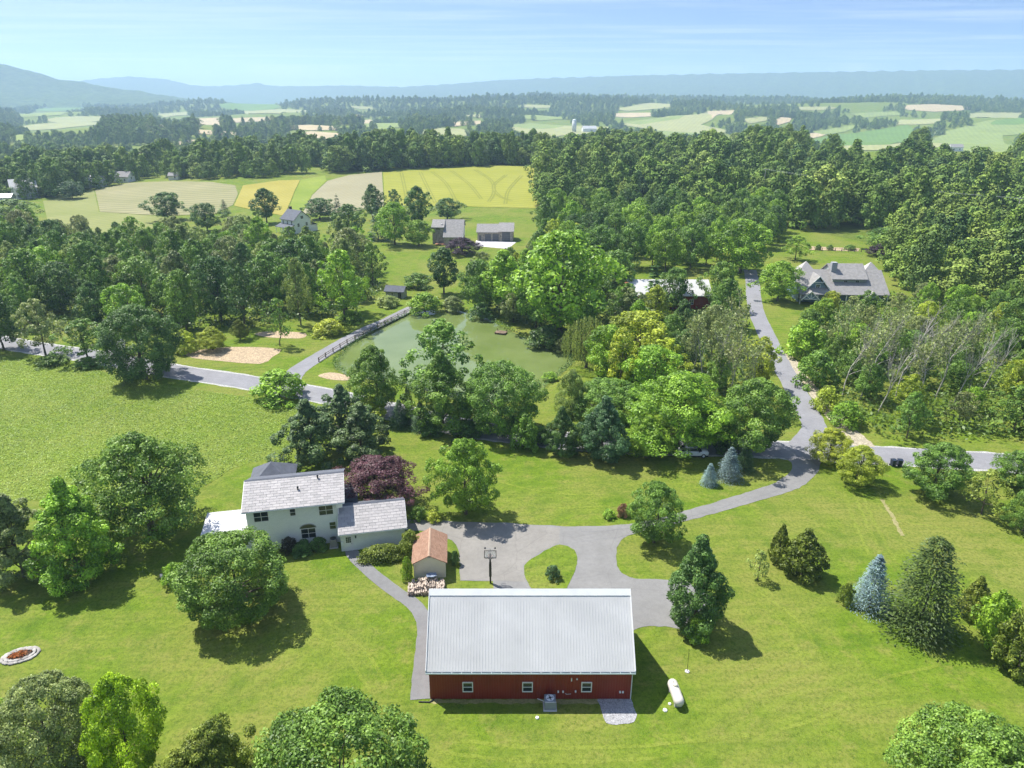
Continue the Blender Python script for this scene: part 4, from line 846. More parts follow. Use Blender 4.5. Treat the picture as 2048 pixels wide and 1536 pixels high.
# dying, bare-limbed trees
DEADS = [(1430, 790, 545), (1405, 770, 600), (1455, 800, 585), (1380, 760, 640), (1470, 760, 560), (1440, 720, 520), (1490, 820, 680), (1685, 790, 620), (1700, 760, 600), (1720, 800, 640), (1740, 770, 590), (1752, 830, 650), (1770, 760, 570), (1790, 800, 600), (1805, 760, 575), (1820, 830, 660), (1838, 790, 590), (1850, 750, 580), (1868, 800, 620), (1885, 770, 585), (1905, 810, 625), (1920, 770, 600), (1935, 790, 610), (1955, 800, 640), (1672, 740, 610), (1830, 740, 560), (1900, 745, 565), (1765, 745, 555)]
SXD = np.array([G(a, b_)[:2] for a, b_, _ in DEADS])
for i, (bx, by, ty) in enumerate(DEADS):
    first = i < 7; lm = 'the weeping willow' if first else 'the two dark trash bins'; p = LXY[lm]; rk = int(np.sum(np.hypot(SXD[:, 0] - p[0], SXD[:, 1] - p[1]) < math.hypot(SXD[i, 0] - p[0], SXD[i, 1] - p[1])))
    x, y, z = G(bx, by); h = min(max(ztop(bx, ty, y) - z, 6), 14)
    kk = ('sparse%d' if first or i % 3 == 0 else 'dead%d') % (i % 3)
    plant('dead_tree', kk, x, y, z, h, h * 0.42, 'grey', '%s dying tree, %s in distance from %s' % ('half-bare grey' if kk[0] == 's' else 'bare pale-limbed', ordn(rk), lm), 'tree', 'dying trees', rz=TR.uniform(-0.5, 0.5))

# ------------------------------------------------------------------ woodland too far or too dense to count
FT_ = [far_tree(300 + i, 15, 6.2, ['round', 'oval', 'broad', 'oval', 'cone', 'egg'][i], 50, 62, 0.72) for i in range(6)]
pts = [(w[0], w[1], float(terrain(w[0], w[1])), w[2] / 15) for w in MASS]
for q in ([(2075, 374), (2700, 400), (2700, 880), (2075, 880)], [(-45, 480), (-520, 500), (-520, 668), (-45, 668)]):      # the woods go on beyond the frame
    for x, y in fill(q, 9.0, rs): pts.append((x, y, float(terrain(x, y)), rs.uniform(0.55, 1.1)))
FP = [np.array(GP(q)) for _n, q, _m in FIELDS] + [np.array(GP(q)) for q, _m in FAR]
FARPX = [q for q, _m in FAR]
OPEN = [GP([(86, 402), (190, 378), (258, 362), (480, 358), (700, 343), (900, 334), (1078, 330), (1078, 520), (740, 500), (300, 480), (100, 470), (-60, 480), (-60, 408)]), GP(ZE)]
def proj(X, Y, Z):
    h = CAM_H - Z; a = Y * CP + h * SP; return 1024 + 1421 * X / a, 768 + 1421 * (h * CP - Y * SP) / a
for y0, y1, sp in ((395, 900, 9.0), (900, 1700, 12.5), (1700, 2900, 19), (2900, 4900, 30)):
    gx_, gy_ = np.meshgrid(np.arange(-1.2 * y1, 1.2 * y1, sp), np.arange(y0, y1, sp)); X = (gx_ + rs.uniform(-0.45, 0.45, gx_.shape) * sp).ravel(); Y = (gy_ + rs.uniform(-0.45, 0.45, gx_.shape) * sp).ravel()
    Z = terrain(X, Y); u, v = proj(X, Y, Z); k = (u > -650) & (u < 2700)
    nf = fbm(X / 260, Y / 260, 21, 3); k &= nf > (-0.75 if y1 < 1000 else -0.5)
    for q in FP: k &= ~inside(q, X, Y)
    for q in OPEN: k &= ~inside(q, X, Y)
    zt = Z + 17; u2, v2 = proj(X, Y, zt); u3, v3 = proj(X, Y, Z + 9)
    for q in FARPX: k &= ~inside(q, u2, v2) & ~inside(q, u3, v3)
    for x, y, z in zip(X[k], Y[k], Z[k]):
        if y < 2200 and hides(x, y, z, 17): continue
        pts.append((x, y, z, rs.uniform(0.6, 1.3) * (1 + 0.25 * (sp > 25))))
pts = np.array(pts)
wm = bpy.data.meshes.new('woodland'); wm.vertices.add(len(pts)); wm.vertices.foreach_set('co', pts[:, :3].astype(np.float32).ravel())
a = wm.attributes.new('size', 'FLOAT_VECTOR', 'POINT'); wv3 = pts[:, 3] * rs.uniform(0.75, 1.25, len(pts)); a.data.foreach_set('vector', np.column_stack([wv3, wv3, pts[:, 3] * rs.uniform(0.85, 1.25, len(pts))]).astype(np.float32).ravel())
wob = tag(link('woodland', wm), 'distant deciduous woodland covering the valley and low hills', 'woodland', kind='stuff')
ng = bpy.data.node_groups.new('woodland_scatter', 'GeometryNodeTree'); ng.interface.new_socket('Geometry', in_out='INPUT', socket_type='NodeSocketGeometry'); ng.interface.new_socket('Geometry', in_out='OUTPUT', socket_type='NodeSocketGeometry')
gi = ng.nodes.new('NodeGroupInput'); go_ = ng.nodes.new('NodeGroupOutput'); ip = ng.nodes.new('GeometryNodeInstanceOnPoints'); gti = ng.nodes.new('GeometryNodeGeometryToInstance')
for o in FT_:
    oi = ng.nodes.new('GeometryNodeObjectInfo'); oi.inputs['Object'].default_value = o; oi.inputs['As Instance'].default_value = True; ng.links.new(oi.outputs['Geometry'], gti.inputs[0])
ng.links.new(gi.outputs[0], ip.inputs['Points']); ng.links.new(gti.outputs[0], ip.inputs['Instance']); ip.inputs['Pick Instance'].default_value = True
ri = ng.nodes.new('FunctionNodeRandomValue'); ri.data_type = 'INT'; ri.inputs[4].default_value = 0; ri.inputs[5].default_value = 5; ng.links.new(ri.outputs[2], ip.inputs['Instance Index'])
rr_ = ng.nodes.new('FunctionNodeRandomValue'); rr_.data_type = 'FLOAT_VECTOR'; rr_.inputs[0].default_value = (0, 0, 0); rr_.inputs[1].default_value = (0, 0, 6.28); rr_.inputs['Seed'].default_value = 3; ng.links.new(rr_.outputs[0], ip.inputs['Rotation'])
na = ng.nodes.new('GeometryNodeInputNamedAttribute'); na.data_type = 'FLOAT_VECTOR'; na.inputs[0].default_value = 'size'; ng.links.new(na.outputs[0], ip.inputs['Scale'])
ng.links.new(ip.outputs[0], go_.inputs[0]); md = wob.modifiers.new('scatter', 'NODES'); md.node_group = ng

# ------------------------------------------------------------------ low growth nobody could count
def scatter_cards(name, polys, dens, hgt, size, col, label, cat, seed, upw=0.8, wild=None):
    rs_ = np.random.RandomState(seed); Ps = []
    for q in polys:
        xs_ = [p[0] for p in q]; ys_ = [p[1] for p in q]; n = int((max(xs_) - min(xs_)) * (max(ys_) - min(ys_)) * dens)
        X = rs_.uniform(min(xs_), max(xs_), n); Y = rs_.uniform(min(ys_), max(ys_), n); k = inside(q, X, Y)
        if wild is not None: k &= (fbm(X / 5, Y / 5, seed, 3) + rs_.normal(size=n) * 0.25) > wild
        X, Y = X[k], Y[k]; Ps.append(np.column_stack([X, Y, terrain(X, Y) + hgt * rs_.rand(len(X)) ** 1.3 * (0.5 + 0.5 * np.clip(fbm(X / 4, Y / 4, seed + 1, 3) + 0.5, 0, 1)) + 0.03]))
    P = np.concatenate(Ps); nn = unit(UP * upw + rs_.normal(size=P.shape) * 0.6); V, F = cards(P, nn, size * (0.6 + 0.8 * rs_.rand(len(P))), rs_, 0.55)
    o = tag(link(name, npmesh(name, V, F, M_LEAF, np.clip(0.5 + 0.25 * fbm(P[:, 0] / 6, P[:, 1] / 6, seed + 4, 3) + 0.2 * rs_.normal(size=len(P)), 0, 1))), label, cat, kind='stuff'); o.color = (*col, 1); return o
scatter_cards('meadow_grass', [bezc(MEADOW, 3)], 30, 0.28, 0.2, (0.20, 0.30, 0.03), 'tall unmown meadow grass beyond the white house', 'grass', 31, 1.7)
scatter_cards('undergrowth', [GP(ZA), GP(ZB)], 3.0, 2.4, 0.75, (0.09, 0.155, 0.035), 'undergrowth on the floor of the woods', 'undergrowth', 32, 0.8)
scatter_cards('thicket_growth', [GP(ZD)], 5.0, 3.2, 0.6, (0.13, 0.21, 0.035), 'scrubby growth filling the thicket beside the lane', 'undergrowth', 33, 0.7)
scatter_cards('bank_reeds', [strip([POND[j % len(POND)] for j in range(i, i + 9)], 1.5) for i in range(0, len(POND), 8)], 16, 0.8, 0.32, (0.09, 0.17, 0.035), 'reeds and weeds along the pond bank', 'reeds', 34, 0.5)

# ------------------------------------------------------------------ building materials
def ribbed(name, col, rough, metal=0.0, stain=None): return mat(name, col, rough, 0.10, 0.35, 9, 0.03, metal, 0.5, 0, stain)
M_RED = mat('red_siding', (0.23, 0.028, 0.015), 0.5, 0.16, 0.5, 14, 0.1)
M_ROOFW = ribbed('pale_metal_roof', (0.55, 0.545, 0.53), 0.5, 0.0, (0.50, 0.495, 0.485))
M_WHITE = mat('white_paint', (0.76, 0.76, 0.74), 0.5, 0.06, 1.0, 20, 0.05)
M_CREAM = mat('cream_siding', (0.66, 0.64, 0.50), 0.6, 0.08, 0.8, 20, 0.05)
M_GUTTER = mat('gutter_metal', (0.72, 0.76, 0.78), 0.4, 0.08, 2, 20, 0.02)
M_GUTTERIN = mat('gutter_inside', (0.06, 0.12, 0.15), 0.6, 0.3, 2, 20, 0.02)
M_DKSH = mat('slate_blue_shingle', (0.115, 0.125, 0.15), 0.85, 0.2, 1.5, 30, 0.4)
M_GYSH = mat('grey_shingle', (0.27, 0.26, 0.25), 0.85, 0.2, 1.5, 20, 0.4)
M_STONE = mat('fieldstone', (0.40, 0.36, 0.30), 0.85, 0.4, 1.4, 6, 0.7)
M_GREY = mat('grey_paint', (0.30, 0.31, 0.32), 0.5, 0.1, 1, 20, 0.05)
M_BLACK = mat('black_steel', (0.02, 0.02, 0.022), 0.4, 0.2, 3, 30, 0.05)
M_BLUE = mat('blue_siding', (0.19, 0.27, 0.37), 0.6, 0.1, 0.7, 15, 0.1)
M_SAGE = mat('sage_siding', (0.34, 0.38, 0.35), 0.6, 0.1, 0.7, 15, 0.1)
M_LOG = mat('split_log', (0.40, 0.33, 0.27), 0.9, 0.35, 3, 25, 0.5, rand=0.35)
M_WOODB = mat('weathered_wood', (0.20, 0.14, 0.10), 0.85, 0.3, 2, 20, 0.4, rand=0.2)
M_ROCK = mat('ring_stone', (0.38, 0.36, 0.33), 0.9, 0.3, 2.5, 15, 0.5, rand=0.3)
m, t, b = principled('window_glass'); b.inputs['Base Color'].default_value = (0.025, 0.032, 0.036, 1); b.inputs['Roughness'].default_value = 0.06; b.inputs['Specular IOR Level'].default_value = 0.7
nn_ = noise(t, objpos(t), 1.2, 2); bump(t, b, nn_, 0.04, 0.02); M_GLASS = m
m, t, b = principled('pale_slate'); oi_ = N(t, 'ShaderNodeObjectInfo'); p_ = geopos(t)
c_ = ramp(t, oi_.outputs['Random'], [(0.0, (0.28, 0.27, 0.265)), (0.25, (0.335, 0.32, 0.315)), (0.6, (0.37, 0.35, 0.345)), (1.0, (0.41, 0.39, 0.38))])
c_ = mixc(t, rng(t, noise(t, p_, 0.8, 6, 0.7), 0.45, 0.7, 0, 0.45), c_, (0.30, 0.29, 0.29)); c_ = mixc(t, rng(t, noise(t, p_, 6, 4, 0.7), 0.5, 0.7, 0, 0.3), c_, (0.5, 0.44, 0.40))
t.links.new(c_, b.inputs['Base Color']); b.inputs['Roughness'].default_value = 0.75; bump(t, b, noise(t, p_, 18, 3), 0.25, 0.02); M_SLATE = m
m, t, b = principled('painted_brick'); p_ = objpos(t); bk = N(t, 'ShaderNodeTexBrick'); bk.inputs['Scale'].default_value = 1.0; bk.inputs['Brick Width'].default_value = 0.23; bk.inputs['Row Height'].default_value = 0.078; bk.inputs['Mortar Size'].default_value = 0.008
mpb = N(t, 'ShaderNodeMapping'); mpb.inputs['Rotation'].default_value = (R(90), 0, 0); t.links.new(p_, mpb.inputs[0]); t.links.new(mpb.outputs[0], bk.inputs['Vector'])
bk.inputs['Color1'].default_value = (0.82, 0.84, 0.80, 1); bk.inputs['Color2'].default_value = (0.74, 0.77, 0.73, 1); bk.inputs['Mortar'].default_value = (0.62, 0.65, 0.62, 1)
c_ = mixc(t, rng(t, noise(t, p_, 0.6, 6, 0.65), 0.45, 0.75, 0, 0.35), bk.outputs['Color'], (0.60, 0.63, 0.60)); t.links.new(c_, b.inputs['Base Color']); b.inputs['Roughness'].default_value = 0.8; bump(t, b, bk.outputs['Fac'], -0.3, 0.01); M_BRICK = m
m, t, b = principled('brown_shingle'); p_ = objpos(t); bk = N(t, 'ShaderNodeTexBrick'); bk.inputs['Scale'].default_value = 1.0; bk.inputs['Brick Width'].default_value = 0.3; bk.inputs['Row Height'].default_value = 0.14; bk.inputs['Mortar Size'].default_value = 0.012; t.links.new(p_, bk.inputs['Vector'])
mpb = N(t, 'ShaderNodeMapping'); mpb.inputs['Rotation'].default_value = (0, 0, R(90)); t.links.new(p_, mpb.inputs[0]); t.links.new(mpb.outputs[0], bk.inputs['Vector'])
bk.inputs['Color1'].default_value = (0.32, 0.185, 0.12, 1); bk.inputs['Color2'].default_value = (0.22, 0.12, 0.075, 1); bk.inputs['Mortar'].default_value = (0.2, 0.11, 0.07, 1)
c_ = mixc(t, rng(t, noise(t, p_, 1.5, 6, 0.7), 0.4, 0.75, 0, 0.4), bk.outputs['Color'], (0.36, 0.24, 0.17)); t.links.new(c_, b.inputs['Base Color']); b.inputs['Roughness'].default_value = 0.9; bump(t, b, bk.outputs['Fac'], -0.5, 0.01); M_BRSH = m

# ------------------------------------------------------------------ building helpers
def place(x, y, z, rz): return Matrix.Translation((x, y, z)) @ Matrix.Rotation(rz, 4, 'Z')
def window(parent, x, y, z, w, h, cols=2, rows=2, face='-y', fm_=None, fw=0.07, proud=0.05, name='window'):
    """Frame with muntins, glass set back behind it; x,y,z = middle of the sill on the wall face."""
    fm_ = fm_ or M_WHITE; rot = {'-y': 0, '+x': R(90), '+y': R(180), '-x': R(-90)}[face]
    A = MB(); g = 0.045
    for s in (-1, 1): A.box(s * w / 2 - fw / 2, s * w / 2 + fw / 2, -proud, 0.02, -fw, h + fw)
    A.box(-w / 2 + fw / 2, w / 2 - fw / 2, -proud - 0.004, 0.02, -fw, 0.0); A.box(-w / 2 + fw / 2, w / 2 - fw / 2, -proud - 0.004, 0.02, h, h + fw)
    for i in range(1, cols): A.box(-w / 2 + w * i / cols - g / 2, -w / 2 + w * i / cols + g / 2, -proud + 0.012, 0.01, 0, h)
    for j in range(1, rows): A.box(-w / 2 + fw / 2, w / 2 - fw / 2, -proud + 0.008, 0.01, h * j / rows - g / 2, h * j / rows + g / 2)
    o = A.build(name, fm_, parent, loc=(x, y, z)); o.rotation_euler[2] = rot
    for j in range(2 if rows > 1 else 1):
        n = 2 if rows > 1 else 1
        MB().box(-w / 2 + fw / 2, w / 2 - fw / 2, -0.012 - 0.006 * j, 0.008, h * j / n + 0.002, h * (j + 1) / n - 0.002).build('pane', M_GLASS, o)
    return o
def gable_walls(y0, y1, x0, x1, eave, ridge_z, M=None, z0=-0.3):
    ym = (y0 + y1) / 2; return MB(M).prism([(y0, z0), (y1, z0), (y1, eave), (ym, ridge_z), (y0, eave)], x0, x1, 'x')
def slab(y_e, z_e, y_r, z_r, x0, x1, th, M=None):
    """One roof slope from eave to ridge."""
    return MB(M).prism([(y_e, z_e), (y_r, z_r), (y_r, z_r + th), (y_e, z_e + th)], x0, x1, 'x')
def simple_house(name, px, py, L, Wd, eave, ridge_z, rz, wm_, rm_, label, cat='house', wins=(), chimney=None, extra=None, over=0.4, xyz=None):
    """Gabled building: walls, two roof slopes, windows on the -y wall and the +x gable."""
    x, y, z = xyz or G(px, py); e = empty(name, (x, y, z), rz, label, cat)
    gable_walls(-Wd / 2, Wd / 2, -L / 2, L / 2, eave, ridge_z).build('wall', wm_, e)
    k = (ridge_z - eave) / (Wd / 2)
    A = slab(-Wd / 2 - over, eave - k * over + 0.02, 0, ridge_z + 0.02, -L / 2 - over, L / 2 + over, 0.18)
    A.v += [(p[0], -p[1], p[2]) for p in A.v[:8]]; A.f += [tuple(reversed([i + 8 for i in f])) for f in A.f[:6]]
    ro = A.build('roof', rm_, e)
    for w in wins:
        if w[0] == 'f': window(e, w[1], -Wd / 2, w[2], w[3], w[4], *(w[5:] or (2, 2)))
        if w[0] == 's': window(e, L / 2, w[1], w[2], w[3], w[4], 2, 2, '+x')
        if w[0] == 'd': MB().box(w[1] - w[2] / 2, w[1] + w[2] / 2, -Wd / 2 - 0.06, -Wd / 2 + 0.02, 0.02, w[3]).build('door', w[4], e)
    if chimney: MB().box(chimney[0] - 0.45, chimney[0] + 0.45, chimney[1] - 0.45, chimney[1] + 0.45, eave, ridge_z + 1.1).build('chimney', chimney[2], e)
    return e

# ------------------------------------------------------------------ red barn
BX, BY = -7.34, 48.78; bl, bd = 17.95, 9.5; BE, BRZ, OH = 3.4, 8.25, 0.25
be = empty('metal_barn', (BX, BY, 0), 0, 'long red metal-sided barn with pale ribbed metal roof in the yard', 'barn')
kk = (BRZ - (BE - 0.05)) / (bd / 2 + OH)
def corr(x0, x1, step, w, d):
    """Ribbed outline along x."""
    out = []; x = x0
    while x < x1 - 1e-6:
        out += [(x, 0), (min(x + step - w, x1), 0), (min(x + step - w * 0.75, x1), d), (min(x + step - w * 0.25, x1), d)]; x += step
    out.append((x1, 0)); return out
def sheet(prof, fn):
    """Ribbed sheet: profile points (along, proud) swept between two edges by fn(along, proud, 0 or 1)."""
    A = MB(); vs = [fn(a, d, q) for q in (0, 1) for a, d in prof]; n = len(prof); A.add(vs, [(i, i + 1, n + i + 1, n + i) for i in range(n - 1)]); return A
gable_walls(0.03, bd - 0.03, 0.03, bl - 0.03, BE - 0.12, BRZ - 0.25).build('wall_core', M_RED, be)
sheet(corr(0, bl, 0.23, 0.07, 0.022), lambda a, d, q: (a, -d, 0.05 if q == 0 else BE - 0.06)).build('front_wall', M_RED, be)
sheet(corr(0, bl, 0.23, 0.07, 0.022), lambda a, d, q: (a, bd + d, 0.05 if q == 0 else BE - 0.06)).build('back_wall', M_RED, be)
for nm, xx, sg in (('gable_wall', 0.0, -1), ('gable_wall', bl, 1)):
    sheet(corr(0, bd, 0.23, 0.07, 0.022), lambda a, d, q: (xx + sg * d, a, 0.05 if q == 0 else BE - 0.1 + (BRZ - BE - 0.05) * (1 - abs(a - bd / 2) / (bd / 2)))).build(nm, M_RED, be)
for s in (0, 1):
    sheet(corr(-0.22, bl + 0.22, 0.2605, 0.06, 0.02), lambda a, d, q: ((a, -OH - 0.0 if q == 0 else bd / 2, (BE - 0.05 if q == 0 else BRZ) + d + 0.04) if s == 0 else (a, bd + OH if q == 0 else bd / 2, (BE - 0.05 if q == 0 else BRZ) + d + 0.04))).build('roof_panel', M_ROOFW, be)
slab(-OH + 0.02, BE - 0.09, bd / 2, BRZ - 0.03, -0.2, bl + 0.2, 0.05).build('roof_deck', M_WHITE, be); slab(bd + OH - 0.02, BE - 0.09, bd / 2, BRZ - 0.03, -0.2, bl + 0.2, 0.05).build('roof_deck', M_WHITE, be)
MB().prism([(bd / 2 - 0.42, BRZ - 0.42 * kk + 0.085), (bd / 2, BRZ + 0.10), (bd / 2 + 0.42, BRZ - 0.42 * kk + 0.085), (bd / 2 + 0.42, BRZ - 0.42 * kk + 0.12), (bd / 2, BRZ + 0.15), (bd / 2 - 0.42, BRZ - 0.42 * kk + 0.12)], -0.26, bl + 0.26, 'x').build('ridge_cap', M_WHITE, be)
for xx in (-0.27, bl + 0.2):
    for ye in (-OH, bd + OH): slab(ye, BE - 0.16, bd / 2, BRZ - 0.11, xx, xx + 0.07, 0.26).build('rake_trim', M_WHITE, be)
gt = MB().box(-0.25, bl + 0.25, -OH - 0.16, -OH - 0.145, BE - 0.17, BE - 0.04).box(-0.25, bl + 0.25, -OH - 0.145, -OH - 0.01, BE - 0.17, BE - 0.155).build('gutter', M_GUTTER, be)
MB().box(-0.24, bl + 0.24, -OH - 0.143, -OH - 0.012, BE - 0.15, BE - 0.075).build('gutter_trough', M_GUTTERIN, gt)
for i in range(21): MB().box(0.3 + i * 0.87, 0.34 + i * 0.87, -OH - 0.165, -OH + 0.0, BE - 0.05, BE - 0.03).build('hanger', M_WHITE, gt)
MB().tube((bl + 0.1, -OH - 0.08, BE - 0.17), (bl + 0.02, -0.06, BE - 0.5), 0.04).tube((bl + 0.02, -0.06, BE - 0.5), (bl + 0.02, -0.06, 0.1), 0.04).build('downspout', M_GUTTER, be)
for wx in (3.4, 8.72, 13.98): window(be, wx, -0.03, 0.98, 0.86, 0.96, 1, 2, '-y', M_WHITE, 0.08, 0.06)
for i, (wx, wz, w, h) in enumerate([(12.62, 2.15, 0.1, 0.32), (13.1, 2.3, 0.14, 0.14), (11.47, 0.82, 0.13, 0.2), (11.9, 0.82, 0.13, 0.2), (13.02, 0.85, 0.13, 0.2), (17.0, 0.78, 0.15, 0.2), (17.25, 0.78, 0.15, 0.2)]):
    MB().box(wx - w / 2, wx + w / 2, -0.1, 0.0, wz, wz + h).build('wall_box', M_GUTTER, be, bevel=0.01)
MB().tube((12.1, -0.05, 0.7), (12.25, -0.05, 0.62), 0.02).tube((12.25, -0.05, 0.62), (12.6, -0.05, 0.66), 0.018).build('conduit', M_GUTTER, be)
MB().tube((0.0, -0.4, 0.06), (-1.0, -0.35, 0.06), 0.06).tube((0.0, -0.4, 0.06), (0.35, -0.1, 0.1), 0.06).build('drain_pipe', M_BLACK, be)
MB().tube((-0.05, 5.2, 0.08), (-0.85, 5.0, 0.08), 0.06).build('drain_pipe', M_BLACK, be)

# ------------------------------------------------------------------ cooling unit, tank and small yard things
ae = empty('air_conditioner', (3.36, 47.95, 0), 0, 'grey cooling unit on a concrete pad against the red barn wall', 'air conditioner')
MB().box(-0.6, 0.6, -0.6, 0.5, 0, 0.09).build('pad', mat('concrete', (0.52, 0.5, 0.5)), ae, bevel=0.02)
MB().box(-0.5, 0.5, -0.5, 0.45, 0.1, 1.0).build('cabinet', mat('unit_grey', (0.20, 0.23, 0.27), 0.5, 0.1, 2, 20, 0.05), ae, bevel=0.05)
gr = MB()
for i in range(12): gr.box(-0.47, 0.47, -0.512, -0.501, 0.16 + i * 0.065, 0.185 + i * 0.065)
gr.build('louvre', M_GREY, ae); MB().lathe([(0.36, 1.0), (0.37, 1.03), (0.33, 1.03), (0.33, 1.005)], 24).build('fan_ring', M_GUTTER, ae)
MB().lathe([(0.1, 1.0), (0.1, 1.06), (0.04, 1.08)], 12).build('fan_hub', M_BLACK, ae)
fn = MB()
for k in range(4): fn.box(0.08, 0.32, -0.06, 0.06, 1.006, 1.016, Matrix.Rotation(k * R(90) + 0.3, 4, 'Z'))
fn.build('fan_blade', M_GREY, ae)['kind'] = 'stuff'
MB().tube((-0.42, 0.2, 0.35), (-1.1, 0.55, 0.35), 0.035).build('line_set', M_WHITE, ae)
te = empty('propane_tank', (14.67, 48.85, 0), R(4), 'cream-white propane tank lying on the lawn beside the red barn', 'tank')
prof = [(0.02, -1.42), (0.2, -1.39), (0.36, -1.28), (0.45, -1.1), (0.47, -0.95), (0.47, 0.95), (0.45, 1.1), (0.36, 1.28), (0.2, 1.39), (0.02, 1.42)]
MB(Matrix.Translation((0, 0, 0.72)) @ Matrix.Rotation(R(90), 4, 'X')).lathe(prof, 28).build('vessel', mat('tank_enamel', (0.60, 0.56, 0.49), 0.4, 0.06, 1.5, 15, 0.02), te, smooth=True)
MB().lathe([(0.2, 1.13), (0.2, 1.3), (0.16, 1.36), (0.02, 1.38)], 18, Matrix.Translation((0.02, 0.35, 0))).build('dome', M_CREAM, te, smooth=True)
MB().tube((-0.05, 0.75, 1.15), (-0.05, 0.75, 1.28), 0.04).build('valve', M_GREY, te)
for yy in (-0.85, 0.85): MB().box(-0.32, 0.32, yy - 0.12, yy + 0.12, 0, 0.3).build('foot', mat('concrete', (0.52, 0.5, 0.5)), te)
pe = empty('thin_post', (16.5, 52.1, 0), 0, 'thin dark rod standing in a small concrete collar on the lawn', 'post')
MB().tube((0, 0, 0), (-0.06, 0, 2.7), 0.022, 0.018, 6).build('rod', M_BLACK, pe); MB().lathe([(0.22, 0), (0.22, 0.06), (0.06, 0.09)], 12).build('collar', mat('concrete', (0.52, 0.5, 0.5)), pe)
for i, (x, y, sz, l) in enumerate([(13.5, 47.5, 0.2, 'flat white drain cover in the grass near the propane tank'), (2.2, 46.68, 0.16, 'small white pipe cap in the grass below the cooling unit'), (14.05, 48.2, 0.14, 'small white pipe stub at the side of the propane tank')]):
    ce = empty('pipe_cap', (x, y, 0), 0, l, 'pipe cap'); MB().lathe([(sz, 0), (sz, 0.08), (sz * 0.8, 0.12), (0.02, 0.13)], 12).build('cap', M_WHITE, ce)

# ------------------------------------------------------------------ white brick house
HX, HY, HA = -20.33, 71.27, R(11.5)
hs = empty('brick_house', (HX, HY, 0), HA, 'two-storey white brick house with pale slate roofs and attached garage', 'house')
gable_walls(2.1, 9.8, -10.5, 0.0, 5.72, 7.28).build('main_wall', M_BRICK, hs)
gable_walls(0.0, 6.4, 0.02, 7.6, 2.68, 4.2).build('garage_wall', M_BRICK, hs)
def slate_roof(name, ye, ze, yr, zr, x0, x1, tw, course, yb, zb):
    base = slab(ye, ze, yr, zr, x0, x1, 0.10).build(name, M_DKSH, hs)
    slab(yb, zb, yr + 0.001, zr, x0, x1, 0.10).build('back_slope', M_DKSH, base)
    L = math.hypot(yr - ye, zr - ze); a = math.atan2(zr - ze, yr - ye); n = int(round(L / course)); cs = L / n; nx_ = int(round((x1 - x0) / tw)); tw = (x1 - x0) / nx_
    full = MB().box(-tw / 2 + 0.012, tw / 2 - 0.012, 0, cs * 1.18, 0.0, 0.028).mesh('slate', M_SLATE); half = MB().box(-tw / 4 + 0.012, tw / 4 - 0.012, 0, cs * 1.18, 0.0, 0.028).mesh('slate', M_SLATE)
    for i in range(n):
        off = (i % 2) * 0.5; xs_ = [(x0 + tw * (j + 0.5), full) for j in range(nx_)] if not off else [(x0 + tw * 0.25, half)] + [(x0 + tw * (j + 1), full) for j in range(nx_ - 1)] + [(x1 - tw * 0.25, half)]
        for x, me_ in xs_:
            s = i * cs - 0.04; o = link('slate', me_, base, (x, ye + math.cos(a) * s - math.sin(a) * 0.13, ze + math.sin(a) * s + math.cos(a) * 0.13 + TR.uniform(-0.004, 0.004)))
            o.rotation_euler = (a - 0.05, 0, TR.uniform(-0.006, 0.006))
    MB().prism([(yr - 0.2, zr - 0.2 * math.tan(a) + 0.17), (yr, zr + 0.2), (yr + 0.32, zr - 0.32 * math.tan(a) + 0.14), (yr + 0.3, zr - 0.32 * math.tan(a) + 0.10), (yr - 0.2, zr - 0.2 * math.tan(a) + 0.14)], x0 - 0.01, x1 + 0.01, 'x').build('ridge_cap', M_DKSH, base)
    MB().box(x0 - 0.02, x1 + 0.02, ye - 0.13, ye - 0.01, ze - 0.06, ze + 0.07).build('gutter', M_GUTTER, base)
    for xx in (x0 - 0.05, x1): slab(ye, ze - 0.1, yr, zr - 0.1, xx, xx + 0.05, 0.22).build('rake_board', M_WHITE, base)
    return base
r1 = slate_roof('roof', 1.7, 5.6, 5.95, 7.4, -10.85, 0.75, 0.77, 0.385, 10.2, 5.6)
r2 = slate_roof('garage_roof', -0.42, 2.52, 3.2, 4.3, -0.12, 7.85, 0.72, 0.385, 6.82, 2.52)
for vx, vy, vz in ((-4.6, 4.0, 6.55), (-2.3, 5.3, 7.1)):
    MB().tube((vx, vy, vz - 0.1), (vx, vy, vz + 0.55), 0.09, n=10).tube((vx, vy, vz + 0.5), (vx, vy, vz + 0.62), 0.15, 0.05, 10).build('vent_pipe', M_BLACK, r1)
window(hs, -8.85, 2.1, 4.02, 1.65, 1.22, 2, 2); window(hs, -5.25, 2.1, 4.35, 0.66, 0.92, 1, 2); window(hs, -1.45, 2.1, 4.02, 1.65, 1.22, 2, 2); window(hs, -0.86, 2.1, 1.95, 0.76, 0.95, 1, 2)
aw = window(hs, -3.75, 2.1, 1.05, 1.7, 1.3, 2, 2)
arc = [(0.9 * math.cos(R(180 * i / 14)), 1.37 + 0.52 * math.sin(R(180 * i / 14))) for i in range(15)]
MB().prism(arc, -0.035, 0.01, 'y').build('arch_pane', M_GLASS, aw)
MB().prism(arc + [(0.99 * math.cos(R(180 - 180 * i / 14)), 1.37 + 0.6 * math.sin(R(180 - 180 * i / 14))) for i in range(15)], -0.06, 0.01, 'y').build('arch_frame', M_GREY, aw)
dr = MB().box(0.5, 1.36, -0.06, 0.02, 0.03, 2.1).build('door', M_WHITE, hs)
for i in range(3):
    for j in range(3): MB().box(0.63 + i * 0.205, 0.81 + i * 0.205, -0.075, -0.055, 1.15 + j * 0.27, 1.38 + j * 0.27).build('pane', M_GLASS, dr)
MB().box(1.26, 1.31, -0.12, -0.05, 0.98, 1.06).build('handle', M_BLACK, dr)
